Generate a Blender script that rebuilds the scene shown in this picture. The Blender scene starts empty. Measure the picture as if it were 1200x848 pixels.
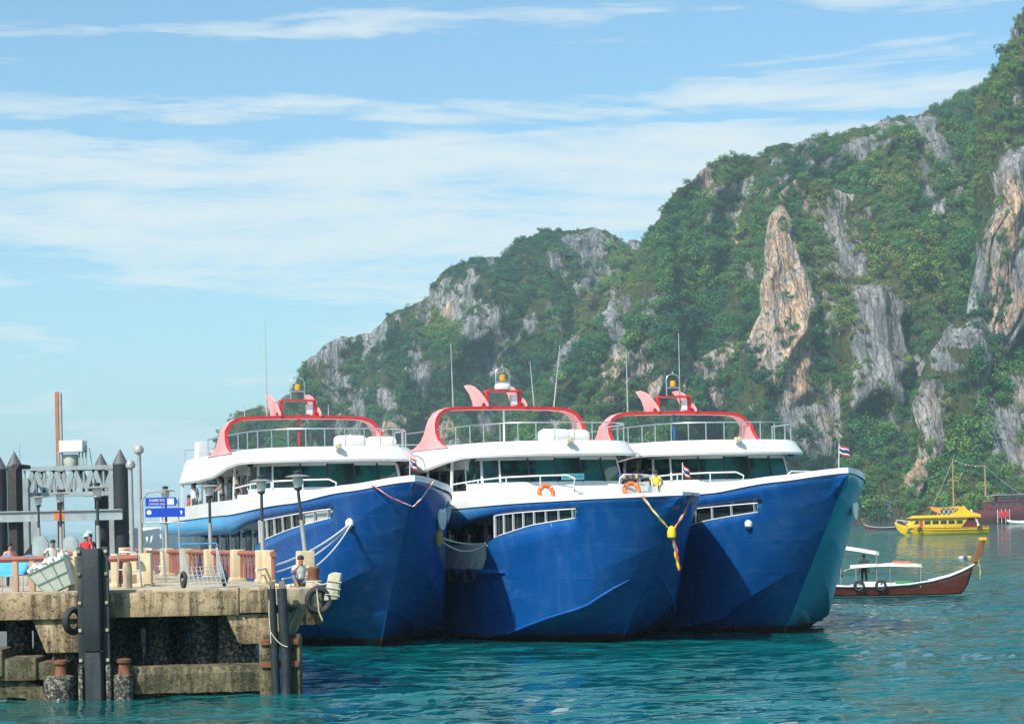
import bpy, bmesh, math, random
import numpy as np
from mathutils import Vector, Matrix

random.seed(7)
SC = bpy.context.scene
COL = SC.collection
R = math.radians

# ------------------------------------------------------------------ camera
CAM_H = 4.5
FPX = 2400.0            # focal length in pixels of a 1200 px wide picture
CX, CY = 600.0, 611.0   # where the level forward direction falls in that picture
ROLL = R(1.25)
cam_d = bpy.data.cameras.new('camera')
cam = bpy.data.objects.new('camera', cam_d)
COL.objects.link(cam)
cam_d.sensor_width = 36.0
cam_d.lens = FPX / 1200.0 * 36.0
cam_d.shift_y = (CY - 424.0) / 1200.0
cam_d.clip_start = 0.5
cam_d.clip_end = 40000.0
cam.matrix_world = Matrix.Translation((0, 0, CAM_H)) @ Matrix.Rotation(R(90), 4, 'X') @ Matrix.Rotation(-ROLL, 4, 'Z')
SC.camera = cam

# ------------------------------------------------------------------ sun, sky, exposure
SUN_EL, SUN_AZ = R(47.0), R(-143.0)      # azimuth measured from +Y (into the picture), clockwise
sd = Vector((math.sin(SUN_AZ) * math.cos(SUN_EL), math.cos(SUN_AZ) * math.cos(SUN_EL), math.sin(SUN_EL)))
sun_d = bpy.data.lights.new('sun', 'SUN')
sun_d.energy = 5.0
sun_d.angle = R(0.53)
sun_d.color = (1.0, 0.94, 0.84)
sun = bpy.data.objects.new('sun', sun_d)
sun.rotation_euler = sd.to_track_quat('Z', 'Y').to_euler()
sun.location = (0, 0, 400)
COL.objects.link(sun)

world = bpy.data.worlds.new('World')
SC.world = world
world.use_nodes = True
SC.view_settings.view_transform = 'Standard'
SC.view_settings.look = 'None'
SC.view_settings.gamma = 1.0
SC.view_settings.exposure = 0.34
SC.view_settings.use_curve_mapping = False
SC.render.engine = 'CYCLES'
SC.cycles.use_denoising = True
SC.cycles.adaptive_threshold = 0.02
SC.cycles.max_bounces = 6
SC.cycles.transparent_max_bounces = 8
SC.cycles.volume_bounces = 1
SC.cycles.caustics_reflective = False
SC.cycles.caustics_refractive = False
SC.cycles.sample_clamp_indirect = 6.0


class NT:
    """small helper round a node tree"""
    def __init__(self, tree):
        self.t = tree
    def n(self, typ, **kw):
        nd = self.t.nodes.new(typ)
        for k, v in kw.items():
            if k.startswith('i_'):
                key = k[2:]
                key = int(key) if key.isdigit() else key.replace('_', ' ')
                nd.inputs[key].default_value = v
            else:
                setattr(nd, k, v)
        return nd
    def l(self, a, b):
        self.t.links.new(a, b)
    def math(self, op, a, b=None, c=None, clamp=False):
        nd = self.t.nodes.new('ShaderNodeMath')
        nd.operation = op
        nd.use_clamp = clamp
        for i, x in enumerate((a, b, c)):
            if x is None:
                continue
            if isinstance(x, (int, float)):
                nd.inputs[i].default_value = x
            else:
                self.l(x, nd.inputs[i])
        return nd.outputs[0]
    def ramp(self, fac, pts, interp='LINEAR'):
        nd = self.t.nodes.new('ShaderNodeValToRGB')
        cr = nd.color_ramp
        cr.interpolation = interp
        while len(cr.elements) < len(pts):
            cr.elements.new(0.5)
        for e, (p, c) in zip(cr.elements, pts):
            e.position = p
            e.color = (c, c, c, 1) if isinstance(c, (int, float)) else (c[0], c[1], c[2], 1)
        if fac is not None:
            self.l(fac, nd.inputs[0])
        return nd.outputs[0]
    def mix(self, fac, a, b, mode='MIX'):
        nd = self.t.nodes.new('ShaderNodeMix')
        nd.data_type = 'RGBA'
        nd.blend_type = mode
        for sock, x in ((nd.inputs[0], fac), (nd.inputs[6], a), (nd.inputs[7], b)):
            if isinstance(x, (int, float)):
                sock.default_value = x
            elif isinstance(x, (tuple, list)):
                sock.default_value = (x[0], x[1], x[2], 1)
            else:
                self.l(x, sock)
        return nd.outputs[2]
    def noise(self, vec, scale, detail=4.0, rough=0.55, dist=0.0, sx=(1, 1, 1)):
        if sx != (1, 1, 1):
            mp = self.t.nodes.new('ShaderNodeMapping')
            mp.inputs['Scale'].default_value = sx
            self.l(vec, mp.inputs['Vector'])
            vec = mp.outputs[0]
        nd = self.t.nodes.new('ShaderNodeTexNoise')
        nd.inputs['Scale'].default_value = scale
        nd.inputs['Detail'].default_value = detail
        nd.inputs['Roughness'].default_value = rough
        nd.inputs['Distortion'].default_value = dist
        self.l(vec, nd.inputs['Vector'])
        return nd.outputs[0]


# sky with streaks of high cloud
wt = NT(world.node_tree)
world.node_tree.nodes.clear()
w_out = wt.n('ShaderNodeOutputWorld')
w_bg = wt.n('ShaderNodeBackground')
w_bg.inputs['Strength'].default_value = 0.13
sky = wt.n('ShaderNodeTexSky', sky_type='NISHITA', sun_disc=False)
sky.sun_elevation = SUN_EL
sky.sun_rotation = SUN_AZ
sky.altitude = 5.0
sky.air_density = 1.0
sky.dust_density = 1.5
sky.ozone_density = 1.6
tc = wt.n('ShaderNodeTexCoord')
sep = wt.n('ShaderNodeSeparateXYZ')
wt.l(tc.outputs['Generated'], sep.inputs[0])
zz = sep.outputs[2]
hx = wt.math('DIVIDE', sep.outputs[0], wt.math('ADD', wt.math('MAXIMUM', zz, 0.0), 0.16))
hy = wt.math('DIVIDE', sep.outputs[1], wt.math('ADD', wt.math('MAXIMUM', zz, 0.0), 0.16))
cv = wt.n('ShaderNodeCombineXYZ')
wt.l(hx, cv.inputs[0]); wt.l(hy, cv.inputs[1]); wt.l(zz, cv.inputs[2])
n_big = wt.noise(cv.outputs[0], 1.0, 7.0, 0.62, 0.5, (1.9, 1.6, 36.0))
n_fine = wt.noise(cv.outputs[0], 1.0, 8.0, 0.68, 0.6, (4.5, 4.0, 110.0))
cover = wt.ramp(wt.math('DIVIDE', zz, 0.5, clamp=True), [
    (0.0, 0.44), (0.10, 0.40), (0.18, 0.37), (0.222, 0.42), (0.236, 0.46), (0.252, 0.38), (0.272, 0.54), (0.30, 0.60),
    (0.35, 0.57), (0.366, 0.48), (0.38, 0.30), (0.388, 0.46), (0.402, 0.48), (0.42, 0.33), (0.45, 0.28), (0.468, 0.38), (0.49, 0.28),
    (0.60, 0.40), (0.75, 0.34), (1.0, 0.38)])
mixn = wt.math('ADD', wt.math('MULTIPLY', n_big, 0.62), wt.math('MULTIPLY', n_fine, 0.38))
mixn = wt.math('ADD', wt.math('MULTIPLY', wt.math('SUBTRACT', mixn, 0.5), 1.55), 0.5)
cl = wt.math('SUBTRACT', wt.math('ADD', mixn, cover), 0.88)
cl = wt.math('MULTIPLY', cl, 3.4, clamp=True)
cl = wt.math('MULTIPLY', cl, wt.math('SUBTRACT', 2.0, cl), clamp=True)
sky_c = wt.mix(1.0, sky.outputs[0], (0.77, 1.03, 1.06), 'MULTIPLY')
cloud_c = (5.3, 5.65, 5.6)
mixed = wt.mix(wt.math('MULTIPLY', cl, 0.78), sky_c, cloud_c)
wt.l(mixed, w_bg.inputs[0])
wt.l(w_bg.outputs[0], w_out.inputs[0])

# ------------------------------------------------------------------ picture <-> place helpers
def at(px, py, D):
    """world point seen at pixel (px, py) of the 1200x848 photograph, D metres into the scene"""
    dx, dy = px - CX, CY - py
    c, s = math.cos(ROLL), math.sin(ROLL)
    return Vector(((dx * c + dy * s) * D / FPX, D, CAM_H + (-dx * s + dy * c) * D / FPX))

def on(px, py, z=0.0):
    """world point at height z seen at that pixel"""
    dx, dy = px - CX, CY - py
    c, s = math.cos(ROLL), math.sin(ROLL)
    zi = -dx * s + dy * c
    return at(px, py, FPX * (z - CAM_H) / zi)

def to_px(P):
    X = P[0] * FPX / P[1]
    Z = (P[2] - CAM_H) * FPX / P[1]
    c, s = math.cos(ROLL), math.sin(ROLL)
    return (CX + X * c - Z * s, CY - (X * s + Z * c))

# ------------------------------------------------------------------ materials
MATS = {}
def mat(name, c1, c2=None, scale=2.0, rough=0.6, bump=0.0, bscale=12.0, metal=0.0, sx=(1, 1, 1), coat=0.0,
        spec=0.5, stain=None, stain_scale=1.2, stain_sx=(1, 1, 0.25), stain_amt=0.6, lo=0.35, hi=0.65, trans=0.0, emit=None):
    if name in MATS:
        return MATS[name]
    m = bpy.data.materials.new(name)
    m.use_nodes = True
    t = NT(m.node_tree)
    b = m.node_tree.nodes['Principled BSDF']
    tcn = t.n('ShaderNodeTexCoord')
    vec = tcn.outputs['Object']
    b.inputs['Roughness'].default_value = rough
    b.inputs['Metallic'].default_value = metal
    b.inputs['Specular IOR Level'].default_value = spec
    b.inputs['Coat Weight'].default_value = coat
    b.inputs['Coat Roughness'].default_value = 0.08
    if trans:
        b.inputs['Transmission Weight'].default_value = trans
    if c2 is None:
        c2 = tuple(x * 0.78 for x in c1)
    n1 = t.noise(vec, scale, 5.0, 0.6, 0.0, sx)
    col = t.mix(t.ramp(n1, [(lo, 0.0), (hi, 1.0)]), c1, c2)
    if stain is not None:
        n2 = t.noise(vec, stain_scale, 6.0, 0.65, 0.3, stain_sx)
        f = t.math('MULTIPLY', t.ramp(n2, [(0.48, 0.0), (0.66, 1.0)]), stain_amt)
        col = t.mix(f, col, stain)
        rr = t.math('ADD', t.math('MULTIPLY', n2, 0.35), rough - 0.17, clamp=True)
        t.l(rr, b.inputs['Roughness'])
    t.l(col, b.inputs['Base Color'])
    if bump:
        bp = t.n('ShaderNodeBump')
        bp.inputs['Strength'].default_value = bump
        bp.inputs['Distance'].default_value = 0.05
        n3 = t.noise(vec, bscale, 5.0, 0.6, 0.0)
        t.l(n3, bp.inputs['Height'])
        t.l(bp.outputs[0], b.inputs['Normal'])
    if emit:
        b.inputs['Emission Color'].default_value = (*emit[0], 1)
        b.inputs['Emission Strength'].default_value = emit[1]
    MATS[name] = m
    return m

# ------------------------------------------------------------------ mesh builder
class MB:
    def __init__(self):
        self.v, self.f, self.mi, self.m = [], [], [], 0
    def _a(self, verts, faces):
        o = len(self.v)
        self.v.extend([tuple(p) for p in verts])
        for f in faces:
            self.f.append(tuple(i + o for i in f))
            self.mi.append(self.m)
        return self
    def box(self, c, s, rz=0.0, taper=1.0):
        x, y, z = s[0] / 2, s[1] / 2, s[2] / 2
        cr, sr = math.cos(rz), math.sin(rz)
        vs = []
        for dz, k in ((-z, 1.0), (z, taper)):
            for dx, dy in ((-x, -y), (x, -y), (x, y), (-x, y)):
                dx2, dy2 = dx * k, dy * k
                vs.append((c[0] + dx2 * cr - dy2 * sr, c[1] + dx2 * sr + dy2 * cr, c[2] + dz))
        return self._a(vs, [(3, 2, 1, 0), (4, 5, 6, 7), (0, 1, 5, 4), (1, 2, 6, 5), (2, 3, 7, 6), (3, 0, 4, 7)])
    def beam(self, p0, p1, w, h=None, up=(0, 0, 1)):
        """square bar from p0 to p1"""
        h = h or w
        p0, p1 = Vector(p0), Vector(p1)
        d = (p1 - p0)
        if d.length < 1e-6:
            return self
        d.normalize()
        u = Vector(up)
        if abs(d.dot(u)) > 0.98:
            u = Vector((1, 0, 0))
        a = d.cross(u).normalized()
        b = a.cross(d).normalized()
        vs = []
        for p in (p0, p1):
            for i, j in ((-1, -1), (1, -1), (1, 1), (-1, 1)):
                vs.append(p + a * (i * w / 2) + b * (j * h / 2))
        return self._a(vs, [(0, 1, 2, 3), (7, 6, 5, 4), (0, 4, 5, 1), (1, 5, 6, 2), (2, 6, 7, 3), (3, 7, 4, 0)])
    def tube(self, path, r, n=8, closed=False, caps=True):
        path = [Vector(p) for p in path]
        N = len(path)
        rr = r if isinstance(r, (list, tuple)) else [r] * N
        prev = None
        vs = []
        for i, p in enumerate(path):
            if closed:
                t = path[(i + 1) % N] - path[i - 1]
            else:
                t = path[min(i + 1, N - 1)] - path[max(i - 1, 0)]
            if t.length < 1e-9:
                t = Vector((0, 0, 1))
            t.normalize()
            if prev is None:
                a = t.orthogonal().normalized()
                up = Vector((0, 0, 1))
                if abs(t.dot(up)) < 0.95:
                    a = t.cross(up).normalized()
            else:
                a = (prev - t * prev.dot(t))
                a = a.normalized() if a.length > 1e-6 else t.orthogonal().normalized()
            prev = a
            b = t.cross(a)
            for k in range(n):
                an = 2 * math.pi * k / n
                vs.append(p + (a * math.cos(an) + b * math.sin(an)) * rr[i])
        fs = []
        for i in range(N if closed else N - 1):
            j = (i + 1) % N
            for k in range(n):
                k2 = (k + 1) % n
                fs.append((i * n + k, i * n + k2, j * n + k2, j * n + k))
        if caps and not closed:
            fs.append(tuple(range(n - 1, -1, -1)))
            fs.append(tuple((N - 1) * n + k for k in range(n)))
        return self._a(vs, fs)
    def lathe(self, prof, c=(0, 0, 0), n=16, caps=True, ax='Z'):
        vs = []
        for r, z in prof:
            for k in range(n):
                an = 2 * math.pi * k / n
                a, b = r * math.cos(an), r * math.sin(an)
                p = (a, b, z) if ax == 'Z' else ((z, a, b) if ax == 'X' else (b, z, a))
                vs.append((c[0] + p[0], c[1] + p[1], c[2] + p[2]))
        fs = []
        for i in range(len(prof) - 1):
            for k in range(n):
                k2 = (k + 1) % n
                fs.append((i * n + k, i * n + k2, (i + 1) * n + k2, (i + 1) * n + k))
        if caps:
            fs.append(tuple(range(n - 1, -1, -1)))
            fs.append(tuple((len(prof) - 1) * n + k for k in range(n)))
        return self._a(vs, fs)
    def prism(self, poly, e0, e1, f):
        """poly of (a, b); f(a, b, e) -> point; extruded from e0 to e1"""
        n = len(poly)
        vs = [f(a, b, e0) for a, b in poly] + [f(a, b, e1) for a, b in poly]
        fs = [tuple(range(n - 1, -1, -1)), tuple(range(n, 2 * n))]
        for i in range(n):
            j = (i + 1) % n
            fs.append((i, j, j + n, i + n))
        return self._a(vs, fs)
    def grid(self, rows, closed=False, flip=False):
        """rows of points, quads between"""
        n = len(rows[0])
        vs = [p for r in rows for p in r]
        fs = []
        for i in range(len(rows) - 1):
            for k in range(n if closed else n - 1):
                k2 = (k + 1) % n
                q = (i * n + k, i * n + k2, (i + 1) * n + k2, (i + 1) * n + k)
                fs.append(q[::-1] if flip else q)
        return self._a(vs, fs)
    def torus(self, c, R_, r, n=24, m=8, rot=None, sy=1.0):
        rot = rot or Matrix.Identity(3)
        vs, fs = [], []
        for i in range(n):
            a = 2 * math.pi * i / n
            for k in range(m):
                b = 2 * math.pi * k / m
                p = Vector(((R_ + r * math.cos(b)) * math.cos(a), (R_ + r * math.cos(b)) * math.sin(a), r * sy * math.sin(b)))
                vs.append(Vector(c) + rot @ p)
        for i in range(n):
            for k in range(m):
                fs.append((i * m + k, ((i + 1) % n) * m + k, ((i + 1) % n) * m + (k + 1) % m, i * m + (k + 1) % m))
        return self._a(vs, fs)
    def build(self, name, mats, parent=None, smooth=False, off=None, bevel=0.0, angle=40, loc=None, rz=0.0):
        me = bpy.data.meshes.new(name)
        vs = self.v if off is None else [(a + off[0], b + off[1], c + off[2]) for a, b, c in self.v]
        me.from_pydata(vs, [], self.f)
        mats = mats if isinstance(mats, (list, tuple)) else [mats]
        for m in mats:
            me.materials.append(m)
        if len(mats) > 1:
            me.polygons.foreach_set('material_index', self.mi)
        bm = bmesh.new()
        bm.from_mesh(me)
        bmesh.ops.remove_doubles(bm, verts=bm.verts, dist=1e-5)
        bmesh.ops.recalc_face_normals(bm, faces=bm.faces)
        if bevel:
            es = [e for e in bm.edges if len(e.link_faces) == 2 and e.calc_face_angle(0) > R(30)]
            bmesh.ops.bevel(bm, geom=es, offset=bevel, segments=2, affect='EDGES', profile=0.6, clamp_overlap=True)
        if smooth or bevel:
            for f in bm.faces:
                f.smooth = True
            for e in bm.edges:
                if len(e.link_faces) == 2 and e.calc_face_angle(0) > R(angle):
                    e.smooth = False
        bm.to_mesh(me)
        bm.free()
        me.update()
        o = bpy.data.objects.new(name, me)
        COL.objects.link(o)
        if parent is not None:
            o.parent = parent
        if loc is not None:
            o.location = loc
        if rz:
            o.rotation_euler = (0, 0, rz)
        return o

def tag(o, label=None, cat=None, group=None, kind=None):
    if label: o['label'] = label
    if cat: o['category'] = cat
    if group: o['group'] = group
    if kind: o['kind'] = kind
    return o

def thing(name, loc, rz=0.0, label=None, cat=None, group=None):
    o = bpy.data.objects.new(name, None)
    o.empty_display_size = 0.3
    COL.objects.link(o)
    o.location = loc
    o.rotation_euler = (0, 0, rz)
    return tag(o, label, cat, group)

def part(o, parent):
    o.parent = parent
    return o

def copy_tree(o, parent=None):
    c = o.copy()
    COL.objects.link(c)
    c.parent = parent
    for ch in [x for x in bpy.data.objects if x.parent == o]:
        copy_tree(ch, c)
    return c

def lerp(a, b, t):
    return a + (b - a) * t

def interp(x, pts):
    if x <= pts[0][0]:
        return pts[0][1]
    for (x0, y0), (x1, y1) in zip(pts, pts[1:]):
        if x <= x1:
            t = (x - x0) / (x1 - x0)
            return y0 + (y1 - y0) * t
    return pts[-1][1]

def sinterp(x, pts):
    """smooth (monotone cosine) interpolation"""
    if x <= pts[0][0]:
        return pts[0][1]
    for (x0, y0), (x1, y1) in zip(pts, pts[1:]):
        if x <= x1:
            t = (x - x0) / (x1 - x0)
            t = t * t * (3 - 2 * t) * 0.5 + t * 0.5
            return y0 + (y1 - y0) * t
    return pts[-1][1]

def sag(p0, p1, d, n=14):
    p0, p1 = Vector(p0), Vector(p1)
    out = []
    for i in range(n + 1):
        t = i / n
        p = p0.lerp(p1, t)
        p.z -= d * 4 * t * (1 - t)
        out.append(p)
    return out
# ================================================================== SETTING: sea, limestone hills, forest
# ---- sea
def water_material():
    m = bpy.data.materials.new('sea_water')
    m.use_nodes = True
    t = NT(m.node_tree)
    b = m.node_tree.nodes['Principled BSDF']
    tcn = t.n('ShaderNodeTexCoord')
    v = tcn.outputs['Object']
    n0 = t.noise(v, 0.03, 3.0, 0.5)
    col = t.mix(t.ramp(n0, [(0.35, 0.0), (0.65, 1.0)]), (0.001, 0.076, 0.084), (0.001, 0.104, 0.108))
    t.l(col, b.inputs['Base Color'])
    b.inputs['Roughness'].default_value = 0.05
    b.inputs['IOR'].default_value = 1.333
    b.inputs['Specular IOR Level'].default_value = 0.5
    # ripples: slopes taken straight from noise so that they hold at any distance
    def slope(scale, sx, k):
        mp = t.n('ShaderNodeMapping')
        mp.inputs['Scale'].default_value = sx
        t.l(v, mp.inputs['Vector'])
        nz = t.n('ShaderNodeTexNoise')
        nz.inputs['Scale'].default_value = scale
        nz.inputs['Detail'].default_value = 3.0
        nz.inputs['Roughness'].default_value = 0.6
        nz.inputs['Distortion'].default_value = 0.4
        t.l(mp.outputs[0], nz.inputs['Vector'])
        sb = t.n('ShaderNodeVectorMath', operation='SUBTRACT')
        t.l(nz.outputs['Color'], sb.inputs[0]); sb.inputs[1].default_value = (0.5, 0.5, 0.5)
        ml = t.n('ShaderNodeVectorMath', operation='MULTIPLY')
        t.l(sb.outputs[0], ml.inputs[0]); ml.inputs[1].default_value = (k, k * 1.6, 0.0)
        return ml.outputs[0]
    gm = t.n('ShaderNodeNewGeometry')
    acc = gm.outputs['Normal']
    for sl in (slope(0.62, (0.40, 1.4, 1.0), 0.62), slope(2.1, (0.45, 1.5, 1.0), 1.10), slope(0.09, (0.7, 1.2, 1.0), 0.25)):
        ad = t.n('ShaderNodeVectorMath', operation='ADD')
        t.l(acc, ad.inputs[0]); t.l(sl, ad.inputs[1])
        acc = ad.outputs[0]
    nn = t.n('ShaderNodeVectorMath', operation='NORMALIZE')
    t.l(acc, nn.inputs[0])
    t.l(nn.outputs[0], b.inputs['Normal'])
    return m
def grow(a, b, k=1.07, first=0.4):
    out, st = [], first
    while a < b:
        out.append(a); a += st; st *= k
    out.append(b)
    return out
def sea_mesh():
    xs = [-x for x in grow(46.3, 9000, 1.10)][::-1] + list(np.arange(-46.0, 62.0, 0.27)) + grow(62.0, 9000, 1.10)
    ys = [-1500.0, -300.0, -60.0, 0.0, 20.0, 32.0] + list(np.arange(40.0, 150.0, 0.27)) + grow(150.0, 11200, 1.035, 0.28)
    X, Y = np.meshgrid(np.array(xs), np.array(ys))
    rng = np.random.default_rng(12)
    Z = np.zeros_like(X)
    DX, DY = np.zeros_like(X), np.zeros_like(X)
    near = np.clip((260.0 - Y) / 200.0, 0, 1) * np.clip((110.0 - np.abs(X)) / 50.0, 0, 1) * np.clip((Y - 20) / 18.0, 0, 1)
    patch = 0.55 + 0.9 * smooth(0.35, 0.7, fbm(X / 14.0, Y / 26.0, 3, 5))
    for k in range(46):
        lam = 0.62 * (1.060 ** k)
        a = R(205) + rng.normal(0, 0.75)
        amp = 0.0048 * lam ** 0.50 * (0.5 if lam > 5 else 1.0)
        kx, ky = math.cos(a) * 2 * math.pi / lam, math.sin(a) * 2 * math.pi / lam
        ph = kx * X + ky * Y + rng.random() * 6.28 + 0.8 * np.sin(X / 9.0 + k) + 0.8 * np.cos(Y / 11.0 + 2 * k)
        Z += amp * np.sin(ph)
        DX += 0.7 * amp * math.cos(a) * np.cos(ph); DY += 0.7 * amp * math.sin(a) * np.cos(ph)
    Z *= near * patch
    X = X + DX * near * patch * 0.8
    Y = Y + DY * near * patch * 0.8
    V = np.stack([X, Y, Z], -1).reshape(-1, 3)
    nr, nc = X.shape
    idx = np.arange(nr * nc).reshape(nr, nc)
    Q = np.stack([idx[:-1, :-1], idx[:-1, 1:], idx[1:, 1:], idx[1:, :-1]], -1).reshape(-1, 4)
    me = bpy.data.meshes.new('sea')
    me.vertices.add(len(V)); me.vertices.foreach_set('co', V.astype(np.float32).ravel())
    me.loops.add(len(Q) * 4); me.loops.foreach_set('vertex_index', Q.astype(np.int32).ravel())
    me.polygons.add(len(Q))
    me.polygons.foreach_set('loop_start', np.arange(0, len(Q) * 4, 4, dtype=np.int32))
    me.polygons.foreach_set('loop_total', np.full(len(Q), 4, np.int32))
    me.update(calc_edges=True)
    me.polygons.foreach_set('use_smooth', np.ones(len(Q), bool))
    me.materials.append(water_material())
    o = bpy.data.objects.new('sea', me)
    COL.objects.link(o)
    return tag(o, 'teal rippled sea reaching to the horizon', None, kind='structure')

# ---- numpy noise
def _hash(ix, iy, seed):
    h = (ix.astype(np.int64) * 374761393 + iy.astype(np.int64) * 668265263 + seed * 1442695041) & 0x7fffffff
    h = ((h ^ (h >> 13)) * 1274126177) & 0x7fffffff
    h = (h ^ (h >> 16)) & 0xffff
    return h / 65535.0
def vnoise(x, y, seed=0):
    x0, y0 = np.floor(x), np.floor(y)
    fx, fy = x - x0, y - y0
    fx = fx * fx * fx * (fx * (fx * 6 - 15) + 10)
    fy = fy * fy * fy * (fy * (fy * 6 - 15) + 10)
    a, b = _hash(x0, y0, seed), _hash(x0 + 1, y0, seed)
    c, d = _hash(x0, y0 + 1, seed), _hash(x0 + 1, y0 + 1, seed)
    return (a + (b - a) * fx) * (1 - fy) + (c + (d - c) * fx) * fy
def fbm(x, y, octv=5, seed=0, gain=0.5, ridged=False):
    s, amp, tot = 0.0, 1.0, 0.0
    for i in range(octv):
        n = vnoise(x * 2 ** i + i * 17.3, y * 2 ** i + i * 9.1, seed + i)
        if ridged:
            n = 1 - np.abs(2 * n - 1)
        s = s + amp * n
        tot += amp
        amp *= gain
    return s / tot
def smooth(a, b, x):
    t = np.clip((x - a) / (b - a), 0, 1)
    return t * t * (3 - 2 * t)
def inpoly(px, py, poly):
    inside = np.zeros(px.shape, bool)
    n = len(poly)
    for i in range(n):
        x0, y0 = poly[i]
        x1, y1 = poly[(i + 1) % n]
        cond = (y0 > py) != (y1 > py)
        xi = (x1 - x0) * (py - y0) / (y1 - y0 + 1e-9) + x0
        inside ^= cond & (px < xi)
    return inside
def blur(a, k):
    for _ in range(k):
        p = np.pad(a, 1, mode='edge')
        a = (p[:-2, 1:-1] + p[2:, 1:-1] + p[1:-1, :-2] + p[1:-1, 2:] + 2 * p[1:-1, 1:-1]) / 6
    return a

sea_mesh()

def rock_material():
    m = bpy.data.materials.new('limestone_and_soil')
    m.use_nodes = True
    t = NT(m.node_tree)
    b = m.node_tree.nodes['Principled BSDF']
    b.inputs['Roughness'].default_value = 0.9
    b.inputs['Specular IOR Level'].default_value = 0.2
    tcn = t.n('ShaderNodeTexCoord')
    v = tcn.outputs['Object']
    rk = t.n('ShaderNodeAttribute', attribute_name='rock').outputs['Fac']
    oc = t.n('ShaderNodeAttribute', attribute_name='ochre').outputs['Fac']
    streak = t.noise(v, 0.26, 8.0, 0.70, 0.08, (1.0, 0.22, 0.085))
    blot = t.noise(v, 0.07, 6.0, 0.66, 0.4, (1.0, 1.0, 0.55))
    fine = t.noise(v, 0.9, 5.0, 0.7, 0.15, (1.0, 0.5, 0.35))
    grey = t.ramp(streak, [(0.30, (0.040, 0.046, 0.055)), (0.43, (0.140, 0.152, 0.165)), (0.54, (0.25, 0.26, 0.265)), (0.70, (0.42, 0.41, 0.40))])
    ochr = t.ramp(streak, [(0.30, (0.17, 0.12, 0.085)), (0.43, (0.46, 0.27, 0.16)), (0.54, (0.62, 0.43, 0.29)), (0.68, (0.68, 0.58, 0.47))])
    of = t.math('MULTIPLY', oc, t.ramp(blot, [(0.36, 0.15), (0.56, 1.0)]), clamp=True)
    rock = t.mix(of, grey, ochr)
    rock = t.mix(t.ramp(fine, [(0.40, 0.65), (0.55, 0.0)]), rock, (0.06, 0.062, 0.06))
    mpc = t.n('ShaderNodeMapping'); mpc.inputs['Scale'].default_value = (1.0, 0.22, 0.10)
    dv = t.n('ShaderNodeVectorMath', operation='ADD')
    wv = t.n('ShaderNodeTexNoise'); wv.inputs['Scale'].default_value = 0.15; t.l(v, wv.inputs['Vector'])
    wm = t.n('ShaderNodeVectorMath', operation='SCALE'); t.l(wv.outputs['Color'], wm.inputs[0]); wm.inputs['Scale'].default_value = 3.5
    t.l(v, dv.inputs[0]); t.l(wm.outputs[0], dv.inputs[1]); t.l(dv.outputs[0], mpc.inputs['Vector'])
    vo = t.n('ShaderNodeTexVoronoi', feature='DISTANCE_TO_EDGE'); vo.inputs['Scale'].default_value = 0.28
    t.l(mpc.outputs[0], vo.inputs['Vector'])
    crack = t.ramp(vo.outputs['Distance'], [(0.0, 1.0), (0.10, 0.0)])
    rock = t.mix(t.math('MULTIPLY', crack, 0.38), rock, (0.035, 0.037, 0.038))
    soil = t.mix(fine, (0.020, 0.034, 0.012), (0.070, 0.078, 0.028))
    rf = t.ramp(t.math('ADD', rk, t.math('MULTIPLY', t.math('SUBTRACT', fine, 0.5), 0.9)), [(0.36, 0.0), (0.54, 1.0)])
    zs = t.n('ShaderNodeSeparateXYZ')
    t.l(v, zs.inputs[0])
    tide = t.ramp(t.math('ADD', t.math('DIVIDE', zs.outputs[2], 12.0), t.math('MULTIPLY', t.math('SUBTRACT', fine, 0.5), 0.4)), [(0.22, 1.0), (0.45, 0.0)])
    rock = t.mix(tide, rock, (0.045, 0.045, 0.042))
    t.l(t.mix(rf, soil, rock), b.inputs['Base Color'])
    bp = t.n('ShaderNodeBump')
    bp.inputs['Strength'].default_value = 0.9
    bp.inputs['Distance'].default_value = 1.6
    t.l(t.math('ADD', t.math('SUBTRACT', t.math('MULTIPLY', streak, 1.6), t.math('MULTIPLY', crack, 0.5)), t.math('MULTIPLY', fine, 0.7)), bp.inputs['Height'])
    t.l(bp.outputs[0], b.inputs['Normal'])
    return m
ROCK = rock_material()
TREES = []      # x, y, z, scale, tint

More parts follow.
